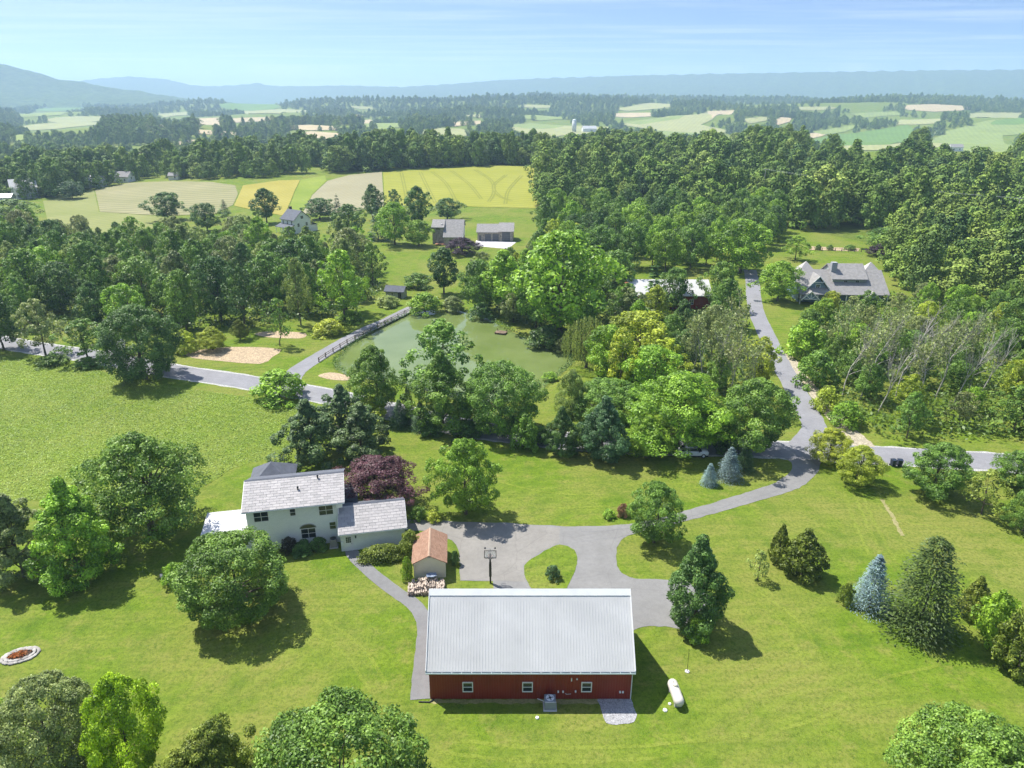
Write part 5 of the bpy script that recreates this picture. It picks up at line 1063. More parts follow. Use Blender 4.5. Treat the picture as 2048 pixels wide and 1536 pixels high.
for a_, b_, c_ in ((0.4, 0.5, 2.2), (1.36, 1.46, 2.2)): MB().box(a_, b_, -0.04, 0.02, 0, c_).build('door_frame', M_WHITE, hs)
MB().box(1.72, 1.86, -0.14, 0.0, 1.72, 2.0).build('wall_lamp', M_BLACK, hs); MB().box(0.06, 0.3, -0.12, 0.0, 0.9, 1.35).build('meter_box', M_GUTTER, hs)
MB().box(-0.22, 0.5, 1.7, 2.05, 5.0, 5.62).build('soffit_box', M_WHITE, hs); MB().tube((-0.12, 2.0, 5.6), (-0.12, 2.02, 0.1), 0.045).build('downspout', M_WHITE, hs); MB().tube((0.1, -0.06, 2.5), (0.1, -0.06, 0.1), 0.04).build('downspout', M_WHITE, hs)
# hip-roofed wing behind, porch, sunroom
MB().box(-11.0, -6.1, 9.8, 14.8, -0.3, 4.45).build('wing_wall', M_BRICK, hs)
MB().add([(-11.4, 9.0, 4.4), (-5.7, 9.0, 4.4), (-5.7, 15.2, 4.4), (-11.4, 15.2, 4.4), (-8.55, 11.6, 6.75), (-8.55, 12.0, 6.75)], [(0, 3, 2, 1), (0, 4, 5, 3), (1, 2, 5, 4), (2, 3, 5), (0, 1, 4)]).build('wing_roof', M_DKSH, hs)
MB().box(0.1, 1.8, 6.5, 10.0, -0.3, 2.75).build('porch_wall', M_BRICK, hs); MB().add([(0.02, 6.45, 3.4), (2.1, 6.42, 2.9), (2.1, 9.9, 2.9), (0.02, 10.6, 3.4), (0.02, 6.45, 2.7), (2.1, 6.42, 2.75), (2.1, 9.9, 2.75), (0.02, 10.6, 2.7)], [(0, 1, 2, 3), (4, 7, 6, 5), (0, 4, 5, 1), (1, 5, 6, 2), (2, 6, 7, 3), (3, 7, 4, 0)]).build('porch_roof', M_DKSH, hs)
MB().box(-15.6, -10.52, 2.4, 6.8, -0.3, 2.45).build('sunroom_wall', M_WHITE, hs)
sheet(corr(-15.95, -10.52, 0.6, 0.08, 0.03), lambda a, d, q: (a, 2.0 if q == 0 else 7.15, (2.58 if q == 0 else 2.95) + d)).build('sunroom_roof', mat('white_metal', (0.54, 0.54, 0.56), 0.45, 0.04, 0.6, 10, 0.02), hs)
slab(2.0, 2.45, 7.15, 2.82, -15.95, -10.52, 0.12).build('sunroom_fascia', M_WHITE, hs)
for i in range(4): window(hs, -15.0 + i * 1.25, 2.4, 0.8, 0.95, 1.25, 1, 1)
ce = empty('cooling_unit', (HX - 0.9 * math.cos(HA) - 1.25 * math.sin(HA), HY - 0.9 * math.sin(HA) + 1.25 * math.cos(HA), 0), HA, 'grey cooling unit standing against the white house by the garage corner', 'air conditioner')
MB().box(-0.5, 0.5, -0.5, 0.5, 0, 0.08).build('pad', mat('concrete', (0.52, 0.5, 0.5)), ce); MB().box(-0.4, 0.4, -0.4, 0.4, 0.09, 1.15).build('cabinet', mat('unit_taupe', (0.27, 0.26, 0.25), 0.5, 0.12, 2, 20, 0.05), ce, bevel=0.04)
MB().lathe([(0.36, 1.15), (0.36, 1.19), (0.3, 1.2), (0.3, 1.16)], 20).build('fan_ring', M_BLACK, ce)
bl_ = empty('stone_edging', (*G(345, 1166)[:2], 0), 0, 'curved edging of grey stones round the maple bed', 'stone edging')
ST = MB().lathe([(0.13, 0.0), (0.17, 0.06), (0.15, 0.13), (0.07, 0.17)], 7).mesh('stone', M_ROCK)
for i, (a_, b_) in enumerate(bez(GP([(322, 1150), (328, 1160), (342, 1170), (356, 1178), (366, 1186)]), 5)):
    o = link('stone', ST, bl_, (a_ - bl_.location.x, b_ - bl_.location.y, 0)); o.scale = (TR.uniform(0.9, 1.5), TR.uniform(0.8, 1.2), TR.uniform(0.8, 1.2)); o.rotation_euler[2] = TR.uniform(0, 6)

# ------------------------------------------------------------------ tan shed and firewood
se = empty('garden_shed', (-11.0, 66.05, 0), R(4.5), 'small cream shed with brown shingle roof beside the driveway', 'shed')
sw, sl_ = 3.55, 5.2
MB().prism([(0, -0.1), (sw, -0.1), (sw, 2.1), (sw / 2, 3.02), (0, 2.1)], 0.0, sl_, 'y').build('wall', M_CREAM, se)
for i in range(12): MB().box(0.28 + i * 0.27, 0.295 + i * 0.27, -0.014, 0.004, 0, 2.1 + min(0.28 + i * 0.27, sw - 0.28 - i * 0.27) * 0.5).build('batten', M_CREAM, se)
k_ = (3.02 - 2.1) / (sw / 2)
for s, (xa, xb) in enumerate(((-0.22, sw / 2), (sw + 0.22, sw / 2))):
    MB().prism([(xa, 2.1 - 0.22 * k_ + 0.02), (xb, 3.04), (xb, 3.13), (xa, 2.1 - 0.22 * k_ + 0.11)], -0.2, sl_ + 0.2, 'y').build('roof', M_BRSH, se)
MB().prism([(sw / 2 - 0.14, 3.09), (sw / 2, 3.17), (sw / 2 + 0.14, 3.09), (sw / 2 + 0.14, 3.06), (sw / 2 - 0.14, 3.06)], -0.21, sl_ + 0.21, 'y').build('ridge_cap', mat('tan_shingle', (0.40, 0.27, 0.19), 0.9, 0.15), se)
MB().box(sw / 2 - 0.14, sw / 2 + 0.14, -0.03, 0.01, 2.72, 2.82).build('gable_vent', M_GREY, se)
MB().box(0.9, 2.6, sl_ - 0.01, sl_ + 0.05, 0.05, 1.95).build('door', M_WHITE, se)
fe = empty('firewood_pile', (-9.3, 64.4, 0), R(3), 'heap of split firewood stacked behind the barn in front of the cream shed', 'firewood')
LG = [MB(Matrix.Rotation(R(90), 4, 'X')).lathe([(0.07 + 0.02 * i, -0.24), (0.09 + 0.015 * i, -0.1), (0.085 + 0.02 * i, 0.24)], 5 + i).mesh('log', M_LOG) for i in range(3)]
for row in range(4):
    for lv in range(5 - (row == 0) * 2):
        for i in range(17):
            if TR.random() < 0.14 or lv > 4 - abs(i - 8) * 0.22: continue
            o = link('log', LG[TR.randrange(3)], fe, (-1.95 + i * 0.23 + TR.uniform(-0.05, 0.05), -1.0 + row * 0.55 + TR.uniform(-0.08, 0.08), 0.1 + lv * 0.19 + TR.uniform(-0.02, 0.02)))
            o.rotation_euler = (TR.uniform(-0.12, 0.12), TR.uniform(0, 6), TR.uniform(-0.3, 0.3)); s_ = TR.uniform(0.9, 1.25); o.scale = (s_, s_, s_)
tpv = [(x * 0.22, y * 0.2, 0.05 * math.sin(x * 1.7 + y) + 0.03 * math.cos(y * 2.1)) for y in range(5) for x in range(6)]
tpm = MB(); tpm.add(tpv, [(y * 6 + x, y * 6 + x + 1, y * 6 + x + 7, y * 6 + x + 6) for y in range(4) for x in range(5)]); tp = empty('tarp', (-9.4, 64.85, 1.08), 0.2, 'crumpled blue-grey tarp lying on the firewood heap', 'tarp'); tpm.build('sheet', mat('tarp_blue', (0.20, 0.25, 0.34), 0.5, 0.3, 3, 20, 0.2), tp)

# ------------------------------------------------------------------ basketball hoop
he = empty('basketball_hoop', (-2.4, 65.3, 0), 0, 'black basketball hoop on a pole with two floodlights at the driveway edge', 'basketball hoop')
MB().box(-0.09, 0.09, -0.09, 0.09, 0, 3.15).build('pole', M_BLACK, he)
MB().box(-0.14, 0.14, -0.14, 0.14, 0.95, 2.7).build('pole_pad', M_BLACK, he, bevel=0.03)
m, t, b = principled('clear_board'); b.inputs['Base Color'].default_value = (0.75, 0.78, 0.8, 1); b.inputs['Alpha'].default_value = 0.28; b.inputs['Roughness'].default_value = 0.1
MB().box(-0.64, 0.64, 0.58, 0.6, 2.95, 3.85).build('backboard', m, he)
fr = MB()
for a_ in ((-0.68, -0.62, 2.92, 3.9), (0.62, 0.68, 2.92, 3.9), (-0.62, 0.62, 2.88, 2.96), (-0.62, 0.62, 3.85, 3.9)): fr.box(a_[0], a_[1], 0.56, 0.62, a_[2], a_[3])
fr.build('board_frame', M_BLACK, he)
MB().tube((0, 0, 3.1), (-0.3, 0.58, 3.0), 0.035).tube((0, 0, 3.1), (0.3, 0.58, 3.0), 0.035).tube((0, 0, 2.8), (0, 0.58, 3.5), 0.03).build('arm', M_BLACK, he)
rm = MB()
for i in range(18):
    a0, a1 = 2 * math.pi * i / 18, 2 * math.pi * (i + 1) / 18; rm.tube((0.23 * math.cos(a0), 0.88 + 0.23 * math.sin(a0), 3.05), (0.23 * math.cos(a1), 0.88 + 0.23 * math.sin(a1), 3.05), 0.012, n=5)
rm.build('rim', mat('rim_orange', (0.5, 0.1, 0.02)), he)
nm_ = MB()
for i in range(12):
    a0 = 2 * math.pi * i / 12; nm_.tube((0.23 * math.cos(a0), 0.88 + 0.23 * math.sin(a0), 3.05), (0.13 * math.cos(a0 + 0.3), 0.88 + 0.13 * math.sin(a0 + 0.3), 2.65), 0.01, n=4)
nm_.build('net', M_WHITE, he)['kind'] = 'stuff'
for s in (-0.07, 0.07): MB().tube((s, 0.04, 3.1), (s, 0.04, 4.55), 0.018, n=6).build('mast', M_GREY, he)
MB().tube((-0.55, 0.04, 4.5), (0.55, 0.04, 4.5), 0.018, n=6).build('crossbar', M_GREY, he)
for s in (-1, 1): MB(Matrix.Translation((s * 0.55, 0.06, 4.55)) @ Matrix.Rotation(R(-110), 4, 'X')).lathe([(0.05, -0.08), (0.1, 0.05), (0.11, 0.09), (0.02, 0.09)], 10).build('floodlight', M_BLACK, he)

# ------------------------------------------------------------------ fire ring
fe = empty('fire_ring', (*G(41, 1312)[:2], 0), R(22), 'ring of pale flat stones filled with rusty dead twigs on the lawn', 'fire ring')
for ring_, (n_, ra, rb_) in enumerate(((22, 1.55, 0.98), (17, 1.22, 0.72))):
    for i in range(n_):
        a_ = 2 * math.pi * (i + TR.uniform(-0.2, 0.2)) / n_; o = link('stone', ST, fe, (ra * math.cos(a_), rb_ * math.sin(a_), 0.02 + 0.06 * ring_)); s_ = TR.uniform(1.1, 1.8); o.scale = (s_ * 1.25, s_ * 0.75, 0.9); o.rotation_euler[2] = a_ + 1.57
MB().lathe([(1.05, 0.0), (0.9, 0.09), (0.4, 0.13), (0.02, 0.14)], 14, Matrix.Scale(0.62, 4, (0, 1, 0))).build('ash_bed', mat('ash', (0.05, 0.04, 0.035), 0.95, 0.4, 4, 20, 0.5), fe)
rs = np.random.RandomState(4); P = np.column_stack([rs.normal(size=420) * 0.38 - 0.2, rs.normal(size=420) * 0.24, 0.15 + 0.22 * rs.rand(420)]); V, F = cards(P, unit(UP + rs.normal(size=P.shape)), 0.2, rs, 0.35)
o = link('dead_brush', npmesh('dead_brush', V, F, M_LEAF, rs.rand(420)), fe); o.color = (0.40, 0.15, 0.035, 1); o['kind'] = 'stuff'

# ------------------------------------------------------------------ parked car, bins, mailbox
ce = empty('parked_car', (27.4, 95.9, 0.03), R(180), 'white compact crossover car parked in the shade of the roadside trees', 'car')
M_CARW = mat('car_white', (0.75, 0.76, 0.77), 0.25, 0.03, 2, 20, 0.0, spec=0.6)
def loft(secs, n):
    A = MB(); A.add([p for s in secs for p in s], [(j * n + i, j * n + (i + 1) % n, (j + 1) * n + (i + 1) % n, (j + 1) * n + i) for j in range(len(secs) - 1) for i in range(n)] + [tuple(reversed(range(n))), tuple(range((len(secs) - 1) * n, len(secs) * n))]); return A
def sec(x, hw, z0, z1, ins): return [(x, -hw + 0.05, z0), (x, -hw, z0 + 0.18), (x, -hw, z1 - 0.18), (x, -hw + ins, z1), (x, hw - ins, z1), (x, hw, z1 - 0.18), (x, hw, z0 + 0.18), (x, hw - 0.05, z0)]
loft([sec(-2.15, 0.7, 0.35, 0.82, 0.1), sec(-2.05, 0.84, 0.28, 0.93, 0.1), sec(-1.5, 0.9, 0.24, 1.0, 0.08), sec(-0.6, 0.9, 0.24, 1.03, 0.07), sec(1.4, 0.9, 0.24, 1.06, 0.07), sec(1.95, 0.86, 0.28, 1.04, 0.1), sec(2.12, 0.78, 0.36, 0.95, 0.12)], 8).build('body', M_CARW, ce, True)
loft([sec(-1.05, 0.8, 1.0, 1.02, 0.02), sec(-0.35, 0.74, 0.98, 1.55, 0.1), sec(1.2, 0.72, 1.0, 1.56, 0.1), sec(1.9, 0.76, 1.0, 1.06, 0.02)], 8).build('windows', M_GLASS, ce, True).name = 'glasshouse'
loft([sec(-0.42, 0.66, 1.53, 1.60, 0.05), sec(0.4, 0.70, 1.55, 1.66, 0.06), sec(1.4, 0.66, 1.50, 1.60, 0.05)], 8).build('roof', M_CARW, ce, True)
MB().box(-2.1, 2.05, -0.91, 0.91, 0.22, 0.38).build('sill_trim', M_BLACK, ce, bevel=0.04)
for xx in (-1.35, 1.35):
    for s in (-1, 1):
        w_ = MB(Matrix.Translation((xx, s * 0.82, 0.34)) @ Matrix.Rotation(R(90), 4, 'X')).lathe([(0.2, -0.11), (0.33, -0.1), (0.34, 0), (0.33, 0.1), (0.2, 0.11)], 20).build('wheel', M_BLACK, ce, True)
        MB(Matrix.Translation((xx, s * 0.90, 0.34)) @ Matrix.Rotation(R(90), 4, 'X')).lathe([(0.05, -0.045), (0.2, -0.035), (0.2, 0.035), (0.05, 0.045)], 14).build('rim', M_GUTTER, w_)
for s in (-1, 1):
    MB().box(-2.13, -1.98, s * 0.62 - 0.15, s * 0.62 + 0.15, 0.72, 0.84).build('headlight', M_GUTTER, ce); MB().box(2.0, 2.12, s * 0.66 - 0.12, s * 0.66 + 0.12, 0.78, 0.95).build('tail_light', mat('tail_red', (0.25, 0.01, 0.01)), ce); MB().box(-0.75, -0.6, s * 0.98 - 0.08, s * 0.98 + 0.08, 1.02, 1.14).build('mirror', M_BLACK, ce)
for i, (bx, l) in enumerate(((56.0, 'dark blue wheeled trash bin at the roadside, beside the open road'), (56.95, 'dark blue wheeled trash bin at the roadside, next to the fan-shaped tree'))):
    e = empty('trash_bin', (bx, 92.6, 0), 0.1 - 0.25 * i, l, 'bin', 'roadside trash bins'); MB_ = mat('bin_plastic', (0.018, 0.03, 0.055), 0.5, 0.2, 3, 20, 0.05)
    MB().add([(-0.26, -0.3, 0.06), (0.26, -0.3, 0.06), (0.26, 0.28, 0.06), (-0.26, 0.28, 0.06), (-0.32, -0.36, 1.0), (0.32, -0.36, 1.0), (0.32, 0.36, 1.0), (-0.32, 0.36, 1.0)], [(0, 3, 2, 1), (4, 5, 6, 7), (0, 1, 5, 4), (1, 2, 6, 5), (2, 3, 7, 6), (3, 0, 4, 7)]).build('body', MB_, e, bevel=0.03)
    MB().prism([(-0.38, 1.0), (0.4, 1.0), (0.4, 1.05), (0.0, 1.12), (-0.38, 1.05)], -0.34, 0.34, 'x').build('lid', MB_, e)
    for s in (-1, 1): MB(Matrix.Translation((s * 0.3, 0.32, 0.12)) @ Matrix.Rotation(R(90), 4, 'Y')).lathe([(0.12, -0.03), (0.12, 0.03)], 12).build('wheel', M_BLACK, e)
    MB().tube((-0.25, 0.42, 0.95), (0.25, 0.42, 0.95), 0.02).build('handle', M_BLACK, e)
e = empty('mailbox', (-85.9, 136.6, 0), R(20), 'dark roadside mailbox on a post beside the side-road turning', 'mailbox'); MB().box(-0.05, 0.05, -0.05, 0.05, 0, 1.05).build('post', M_WOODB, e)
MB().prism([(-0.14, 1.05), (0.14, 1.05), (0.14, 1.2), (0.1, 1.3), (0, 1.34), (-0.1, 1.3), (-0.14, 1.2)], -0.3, 0.3, 'y').build('box', M_BLACK, e); MB().box(0.15, 0.17, -0.05, 0.0, 1.15, 1.35).build('flag', mat('flag_red', (0.4, 0.02, 0.02)), e)

# ------------------------------------------------------------------ pond: rail fence, dock, shed
FL_ = bez(GP([(638, 724), (655, 712), (700, 684), (740, 664), (780, 643), (806, 630), (828, 620)]), 24); fl = [Vector(FL_[0])]; acc = 0
for p_, q_ in zip(FL_[:-1], FL_[1:]):
    acc += (Vector(q_) - Vector(p_)).length
    if acc > 3.0: fl.append(Vector(q_)); acc = 0
fe = empty('rail_fence', (fl[0].x, fl[0].y, 0), 0, 'low brown post-and-rail fence between the pond lane and the water', 'fence')
PM = MB().box(-0.09, 0.09, -0.09, 0.09, -0.2, 1.0).mesh('post', M_WOODB)
for i, p_ in enumerate(fl):
    link('post', PM, fe, (p_.x - fl[0].x, p_.y - fl[0].y, 0))
    if i:
        a_ = fl[i - 1] - fl[0]; b_ = p_ - fl[0]
        for zz_ in (0.45, 0.85): MB().tube((a_.x, a_.y, zz_), (b_.x, b_.y, zz_), 0.065, 0.06, 6).build('rail', M_WOODB, fe)
de = empty('dock', (*G(1002, 664)[:2], -0.3), R(-18), 'small brown plank dock floating at the far pond bank', 'dock')
for i in range(9): MB().box(-1.3 + i * 0.29, -1.05 + i * 0.29, -1.0, 1.0, 0.28, 0.34).build('plank', M_WOODB, de)
for s in (-1, 1):
    for q in (-1, 1): MB().tube((s * 1.1, q * 0.85, -1.2), (s * 1.1, q * 0.85, 0.9 if q > 0 else 0.5), 0.07, n=7).build('post', M_WOODB, de)
MB().box(-1.3, 1.3, -0.95, 0.95, 0.12, 0.27).build('frame', M_WOODB, de)
simple_house('pond_shed', 793, 594, 5.0, 3.0, 2.0, 3.0, R(-12), M_GREY, M_DKSH, 'small grey shed with dark roof at the end of the pond lane', 'shed', [('f', -0.6, 0.9, 0.5, 0.7, 1, 1), ('d', 1.5, 0.9, 1.8, M_BLACK)])

# ------------------------------------------------------------------ neighbouring buildings
rb = simple_house('red_barn', 1331, 607, 20.6, 10.5, 3.6, 6.3, R(-1), M_RED, M_ROOFW, 'long red barn with pale metal roof half hidden among trees', 'barn', [('f', 5.5, 1.2, 1.0, 1.2), ('f', -5.5, 1.2, 1.0, 1.2)])
MB().box(-11.6, -10.7, -4.6, -3.6, -0.2, 6.6).build('chimney', mat('brick_red', (0.30, 0.10, 0.05), 0.9, 0.3, 2, 9, 0.5), rb)
sh_ = empty('stone_house', (*G(896, 488)[:2], 0), R(-2), 'stone house with grey catslide roof and pale siding gable', 'house')
MB().prism([(-0.3, -0.3), (8, -0.3), (8, 5.8), (4.2, 8.2), (0.0, 6.2)], -5.7, -1.2, 'x').build('wall', M_STONE, sh_)
MB().prism([(-2.6, -0.3), (8.001, -0.3), (8.001, 5.8), (4.2, 8.2), (-2.6, 3.0)], -1.2, 5.6, 'x').build('wing_wall', M_STONE, sh_)
MB().prism([(-2.55, 2.2), (7.95, 2.2), (7.95, 5.75), (4.2, 8.15), (-2.55, 2.95)], 5.601, 5.66, 'x').build('gable_siding', M_WHITE, sh_)
A = slab(-0.5, 6.05, 4.2, 8.3, -6.0, -1.2, 0.16); A.build('roof', M_GYSH, sh_); slab(-3.0, 2.85, 4.2, 8.302, -1.5, 6.0, 0.16).build('catslide_roof', M_GYSH, sh_); slab(8.4, 5.6, 4.2, 8.3, -6.0, 6.0, 0.16).build('back_roof', M_GYSH, sh_)
window(sh_, -3.6, -0.02, 4.1, 1.5, 1.5, 3, 2, '-y', M_BLACK); window(sh_, -3.4, -0.02, 1.0, 1.6, 1.5, 3, 2, '-y', M_BLACK); window(sh_, 5.67, 3.0, 4.4, 0.8, 1.6, 1, 2, '+x')
MB().box(0.9, 1.8, -2.68, -2.58, 0, 2.1).build('door', M_BLACK, sh_); MB().box(-2.4, -1.9, 0.9, 1.4, 7.2, 7.3).build('skylight', M_WHITE, sh_)
dk = MB().box(-4.4, -0.5, -3.2, -0.4, 0.35, 0.5).build('deck', mat('deck_wood', (0.45, 0.22, 0.13), 0.8, 0.2, 2, 20, 0.2), sh_)
gg = empty('triple_garage', (*G(991, 482)[:2], 0), R(-2), 'stone garage with three grey doors beside the stone house', 'garage')
MB().prism([(0, -0.3), (8, -0.3), (8, 3.4), (4, 5.6), (0, 3.4)], -6.9, 1.6, 'x').build('wall', M_STONE, gg); MB().prism([(-0.6, -0.3), (8.002, -0.3), (8.002, 3.9), (4, 6.1), (-0.6, 3.9)], 1.6, 6.7, 'x').build('tall_bay_wall', M_STONE, gg)
slab(-0.6, 3.2, 4, 5.7, -7.3, 1.55, 0.16).build('roof', M_GYSH, gg); slab(-1.2, 3.6, 4, 6.2, 1.2, 7.1, 0.16).build('tall_bay_roof', M_GYSH, gg); slab(8.6, 3.3, 4, 5.72, -7.3, 7.0, 0.16).build('back_roof', M_GYSH, gg)
M_GDOOR = mat('garage_door', (0.12, 0.13, 0.145), 0.5, 0.12, 1, 12, 0.05)
for x0, x1, yy, hh in ((-4.0, -1.7, 0, 2.6), (-1.1, 1.2, 0, 2.6), (2.5, 5.6, -0.6, 3.5)):
    d_ = MB().box(x0, x1, yy - 0.05, yy + 0.02, 0, hh).build('garage_door', M_GDOOR, gg)
    for j in range(1, 5): MB().box(x0 + 0.02, x1 - 0.02, yy - 0.075, yy - 0.045, hh * j / 5 - 0.02, hh * j / 5 + 0.02).build('door_rib', M_GREY, d_)
MB().box(-6.3, -5.4, -0.06, 0.02, 0, 2.1).build('door', M_GDOOR, gg)
for xx, yy in ((-4.4, 0), (1.9, -0.6)): MB().box(xx - 0.1, xx + 0.1, yy - 0.2, yy, 1.9, 2.3).build('wall_lamp', M_BLACK, gg)
wf = simple_house('white_farmhouse', 594, 463, 8.5, 8.0, 5.4, 8.6, R(-38), M_WHITE, M_DKSH, 'white two-storey farmhouse with grey roof and porch among the trees', 'house', [('f', -2.8, 3.5, 0.9, 1.3), ('f', 0.0, 3.5, 0.9, 1.3), ('f', 2.8, 3.5, 0.9, 1.3), ('s', 0.0, 5.6, 1.3, 1.1), ('s', -2.0, 2.6, 1.0, 1.3), ('s', 2.0, 2.6, 1.0, 1.3)], (-3.6, 0.6, mat('brick_dark', (0.10, 0.06, 0.05), 0.9)))
slab(-6.8, 2.4, -4.02, 3.4, -4.9, 4.6, 0.14).build('porch_roof', M_DKSH, wf)
for xx in (-4.5, -1.5, 1.5, 4.3): MB().box(xx - 0.08, xx + 0.08, -6.6, -6.44, 0, 2.5).build('porch_post', M_WHITE, wf)
slab(4.0, 3.9, 7.5, 2.4, 1.0, 4.6, 0.14).build('lean_to_roof', M_DKSH, wf); MB().box(1.3, 4.2, 4.0, 7.2, -0.2, 2.6).build('lean_to_wall', M_WHITE, wf)
# blue house
bh = empty('blue_house', (*G(1668, 604)[:2], 0), R(-3), 'large blue house with grey shingle roofs, white gable trim and chimney', 'house')
X0 = bh.location.x
gable_walls(0, 10, -9.6, 12.5, 3.0, 7.4).build('wall', M_BLUE, bh)
slab(-2.6, 2.5, 5, 7.5, -10.2, 13.0, 0.18).build('roof', M_GYSH, bh); slab(10.6, 2.9, 5, 7.5, -10.2, 13.0, 0.18).build('back_roof', M_GYSH, bh)
gable_walls(1.2, 10.4, -0.8, 7.8, 6.0, 8.9).build('upper_wall', M_SAGE, bh); slab(0.6, 5.85, 5.8, 9.0, -1.2, 8.2, 0.18).build('upper_roof', M_GYSH, bh); slab(11.0, 5.85, 5.8, 9.0, -1.2, 8.2, 0.18).build('upper_back_roof', M_GYSH, bh)
window(bh, 2.6, 1.18, 4.45, 1.0, 1.15, 2, 2); window(bh, 5.6, 1.18, 4.45, 1.0, 1.15, 2, 2)
MB().prism([(-8.4, 2.9), (-1.8, 2.9), (-5.1, 6.6)], -0.6, 3.6, 'y').build('gable_wall', M_BLUE, bh)
for s, xe in ((-1, -9.2), (1, -1.2)):
    gr_ = MB().prism([(xe, 2.45), (-5.1, 7.0), (-5.1, 7.2), (xe, 2.65)], -1.2, 4.6, 'y').build('gable_roof', M_GYSH, bh); MB().prism([(xe, 2.4), (-5.1, 6.95), (-5.1, 7.25), (xe, 2.7)], -1.3, -1.201, 'y').build('bargeboard', M_WHITE, gr_)
window(bh, -5.1, -0.6, 3.6, 1.1, 1.2, 2, 2, '-y', M_WHITE, 0.14); MB().prism([(-6.3, 5.45), (-3.9, 5.45), (-3.9, 5.6), (-6.3, 5.6)], -1.25, -1.1, 'y').build('gable_brace', M_WHITE, bh)
MB().prism([(-9.6, 1.6), (-5.6, 1.6), (-7.6, 3.4)], -3.4, -0.7, 'y').build('porch_gable', M_BLUE, bh)
for s, xe in ((-1, -10.0), (1, -5.2)): MB().prism([(xe, 1.3), (-7.6, 3.6), (-7.6, 3.82), (xe, 1.5)], -3.7, -0.9, 'y').build('porch_gable_roof', M_GYSH, bh); MB().prism([(xe, 1.26), (-7.6, 3.56), (-7.6, 3.85), (xe, 1.55)], -3.8, -3.701, 'y').build('bargeboard', M_WHITE, bh)
for a_, c_ in (((-9.3, 1.65), (-7.6, 1.65)), ((-7.6, 1.65), (-7.6, 3.4)), ((-8.6, 2.4), (-7.6, 1.65)), ((-6.6, 2.4), (-7.6, 1.65)), ((-7.6, 1.65), (-5.9, 1.65))): MB().tube((a_[0], -3.75, a_[1]), (c_[0], -3.75, c_[1]), 0.09, n=4).build('truss', M_WHITE, bh)
MB().prism([(6.8, 2.0), (10.0, 2.0), (8.4, 3.4)], -3.2, -0.8, 'y').build('entry_gable', M_BLUE, bh)
for s, xe in ((-1, 6.4), (1, 10.4)): MB().prism([(xe, 1.7), (8.4, 3.5), (8.4, 3.7), (xe, 1.9)], -3.5, -1.0, 'y').build('entry_roof', M_GYSH, bh); MB().prism([(xe, 1.68), (8.4, 3.48), (8.4, 3.74), (xe, 1.94)], -3.56, -3.501, 'y').build('bargeboard', M_WHITE, bh)
MB().box(-0.9, 0.5, 3.0, 4.4, 5.5, 9.9).build('chimney', mat('chimney_stone', (0.34, 0.35, 0.36), 0.9, 0.2), bh)
for cx_ in (-4.6, 13.0): MB().add([(cx_ - 2.4, 10.0, 5.8), (cx_ + 2.4, 10.0, 5.8), (cx_ + 2.4, 14.0, 5.8), (cx_ - 2.4, 14.0, 5.8), (cx_, 12.0, 8.4)], [(0, 3, 2, 1), (0, 1, 4), (1, 2, 4), (2, 3, 4), (3, 0, 4)]).build('turret_roof', mat('pale_shingle', (0.42, 0.40, 0.38), 0.8), bh); MB().box(cx_ - 2.1, cx_ + 2.1, 10.02, 13.7, -0.2, 5.81).build('turret_wall', M_BLUE, bh)
for xx in (-9.8, -5.4, -3.0, -0.5, 2.0, 4.5, 6.7, 10.1, 12.6): MB().box(xx - 0.1, xx + 0.1, -2.5, -2.3, 0, 2.5).build('porch_post', M_WHITE, bh)
# kitchen garden fence behind the blue house
ga, gb = Vector(G(1618, 503)[:2]), Vector(G(1722, 506)[:2]); fe = empty('garden_fence', (ga.x, ga.y, 0), 0, 'thin post fence round the kitchen garden behind the blue house', 'fence')
for i in range(9):
    p_ = (gb - ga) * i / 8; link('post', PM, fe, (p_.x, p_.y, 0.5))
    if i: q_ = (gb - ga) * (i - 1) / 8; MB().tube((q_.x, q_.y, 1.3), (p_.x, p_.y, 1.3), 0.04, n=5).build('rail', M_WOODB, fe); MB().tube((q_.x, q_.y, 0.6), (p_.x, p_.y, 0.6), 0.04, n=5).build('rail', M_WOODB, fe)
for i, (bx, w) in enumerate(((1636, 14), (1660, 16), (1700, 24))): T(SH, 'shrub', bx, 500, 489, w, 'mid', ['small clipped plant at the end of the kitchen garden', 'plant in the middle of the kitchen garden', 'low wide shrub in the kitchen garden'][i], 'shrub')
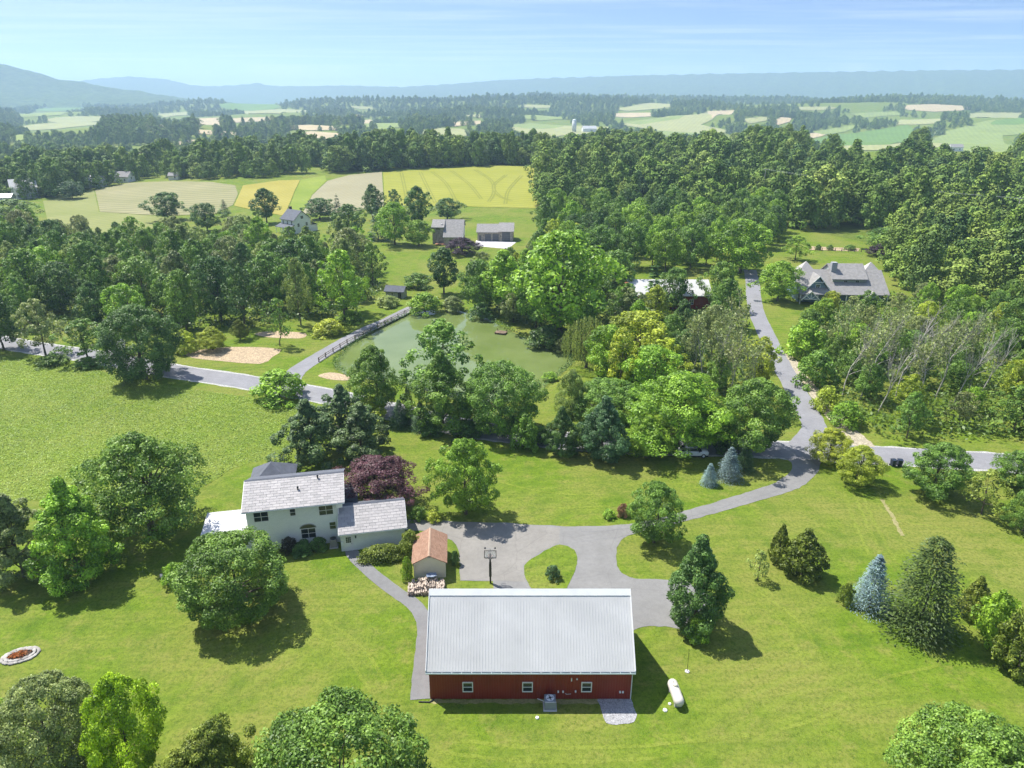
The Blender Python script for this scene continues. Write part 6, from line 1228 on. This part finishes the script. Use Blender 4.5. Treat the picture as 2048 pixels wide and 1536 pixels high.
# far farm buildings
M_GRN = mat('farm_grey', (0.5, 0.52, 0.52), 0.6)
for nm, px, py, L, Wd, ev, rd, rz, wm_, rm_, l, ct, wn in [
 ('far_farmhouse', 52, 396, 12, 9, 6, 10, 35, M_WHITE, mat('pale_roof', (0.55, 0.55, 0.54), 0.7), 'white steep-roofed farmhouse near the picture edge below the far woods', 'house', [('f', -3, 3.5, 1, 1.4), ('f', 3, 3.5, 1, 1.4), ('f', -3, 0.8, 1, 1.4), ('f', 3, 0.8, 1, 1.4), ('s', 0, 5, 1, 1.4)]),
 ('far_shed', 10, 404, 9, 6, 2.6, 4.2, 10, M_GREY, M_WHITE, 'low shed with white roof at the picture edge below the far farmhouse', 'shed', [('d', 1, 1.6, 2.2, M_WHITE)]),
 ('far_barn', 193, 374, 10, 8, 4, 6.8, 12, M_WHITE, M_ROOFW, 'white metal-roofed barn at the corner of the mown hay field', 'barn', [('d', 1, 2.2, 2.8, M_GREY), ('s', 0, 3, 1, 1)]),
 ('far_cottage', 250, 364, 10, 7, 3.6, 6.4, -8, M_WHITE, M_GYSH, 'white cottage behind the far edge of the mown hay field', 'house', [('f', -2.5, 1, 1, 1.3), ('f', 2.5, 1, 1, 1.3), ('s', 0, 2, 1, 1.3)]),
 ('far_cabin', 350, 359, 6, 5, 2.6, 4.2, 5, M_CREAM, M_GYSH, 'small tan cabin at the wood edge behind the hay field', 'house', [('f', 1, 1, 1, 1.2)]),
 ('valley_barn', 1178, 264, 34, 16, 8, 14, 10, M_WHITE, M_ROOFW, 'white valley barn beside the grey silo beyond the woods', 'barn', [('d', 4, 5, 5, M_GREY)]),
 ('valley_house', 1910, 302, 18, 12, 6, 10, -10, M_WHITE, M_GYSH, 'white house in the far valley fields', 'house', [('f', -4, 2, 2, 2), ('f', 4, 2, 2, 2)])]:
    simple_house(nm, px, py, L, Wd, ev, rd, R(rz), wm_, rm_, l, ct, wn)
x, y, z = G(1148, 264); e = empty('silo', (x, y, z), 0, 'grey domed silo standing beside the white valley barn', 'silo'); MB().lathe([(5.0, -0.5), (5.0, 24)], 18).build('shaft', M_GRN, e, True); MB().lathe([(5.1, 24), (4.4, 26.6), (2.6, 28.4), (0.1, 29)], 18).build('dome', M_GUTTER, e, True)
# utility poles with wires over the woods
UPx = []
for i, (px, py, l) in enumerate(((2022, 470, 'tall utility pole with crossarm rising from the woods'), (1520, 430, 'utility pole hidden among the woodland crowns at the other end of the wires'))):
    x, y, z = G(px, py); h_ = ztop(px, 394, y) - z if i == 0 else 21; e = empty('utility_pole', (x, y, z), R(8), l, 'pole'); UPx.append((e, h_))
    MB().tube((0, 0, -0.3), (0, 0, h_), 0.22, 0.14, 8).build('shaft', M_DEAD, e); MB().box(-1.3, 1.3, -0.08, 0.08, h_ - 0.7, h_ - 0.5).build('crossarm', M_DEAD, e)
    for s in (-1.1, 0, 1.1): MB().lathe([(0.06, h_ - 0.5), (0.09, h_ - 0.38), (0.04, h_ - 0.25)], 8, Matrix.Translation((s, 0, 0))).build('insulator', M_GREY, e)
(e0, h0), (e1, h1) = UPx; wv_ = e1.location - e0.location; inv = Matrix.Rotation(-R(8), 4, 'Z')
for s in (-1.1, 1.1):
    w_ = MB(); pr = None
    for k in range(25):
        q = k / 24; p_ = inv @ Vector((wv_.x * q, wv_.y * q, wv_.z * q + h0 + (h1 - h0) * q - 0.4 - 5.5 * q * (1 - q))); p_ = p_ + Vector((s, 0, 0))
        if pr is not None: w_.tube(pr, p_, 0.035, n=4)
        pr = p_
    w_.build('wire', M_GREY, e0)

# ------------------------------------------------------------------ haze
m = bpy.data.materials.new('air'); m.use_nodes = True; t = m.node_tree; t.nodes.clear()
ou = t.nodes.new('ShaderNodeOutputMaterial'); pv = t.nodes.new('ShaderNodeVolumePrincipled')
pv.inputs['Color'].default_value = (0.50, 0.70, 0.97, 1); pv.inputs['Density'].default_value = 1.6e-4; pv.inputs['Anisotropy'].default_value = 0.2
t.links.new(pv.outputs[0], ou.inputs['Volume'])
hz_ = MB().box(-11900, 11900, -420, 12200, -70, 345).build('haze', m); tag(hz_, 'pale summer haze thickening toward the far ridges', 'haze', kind='stuff')
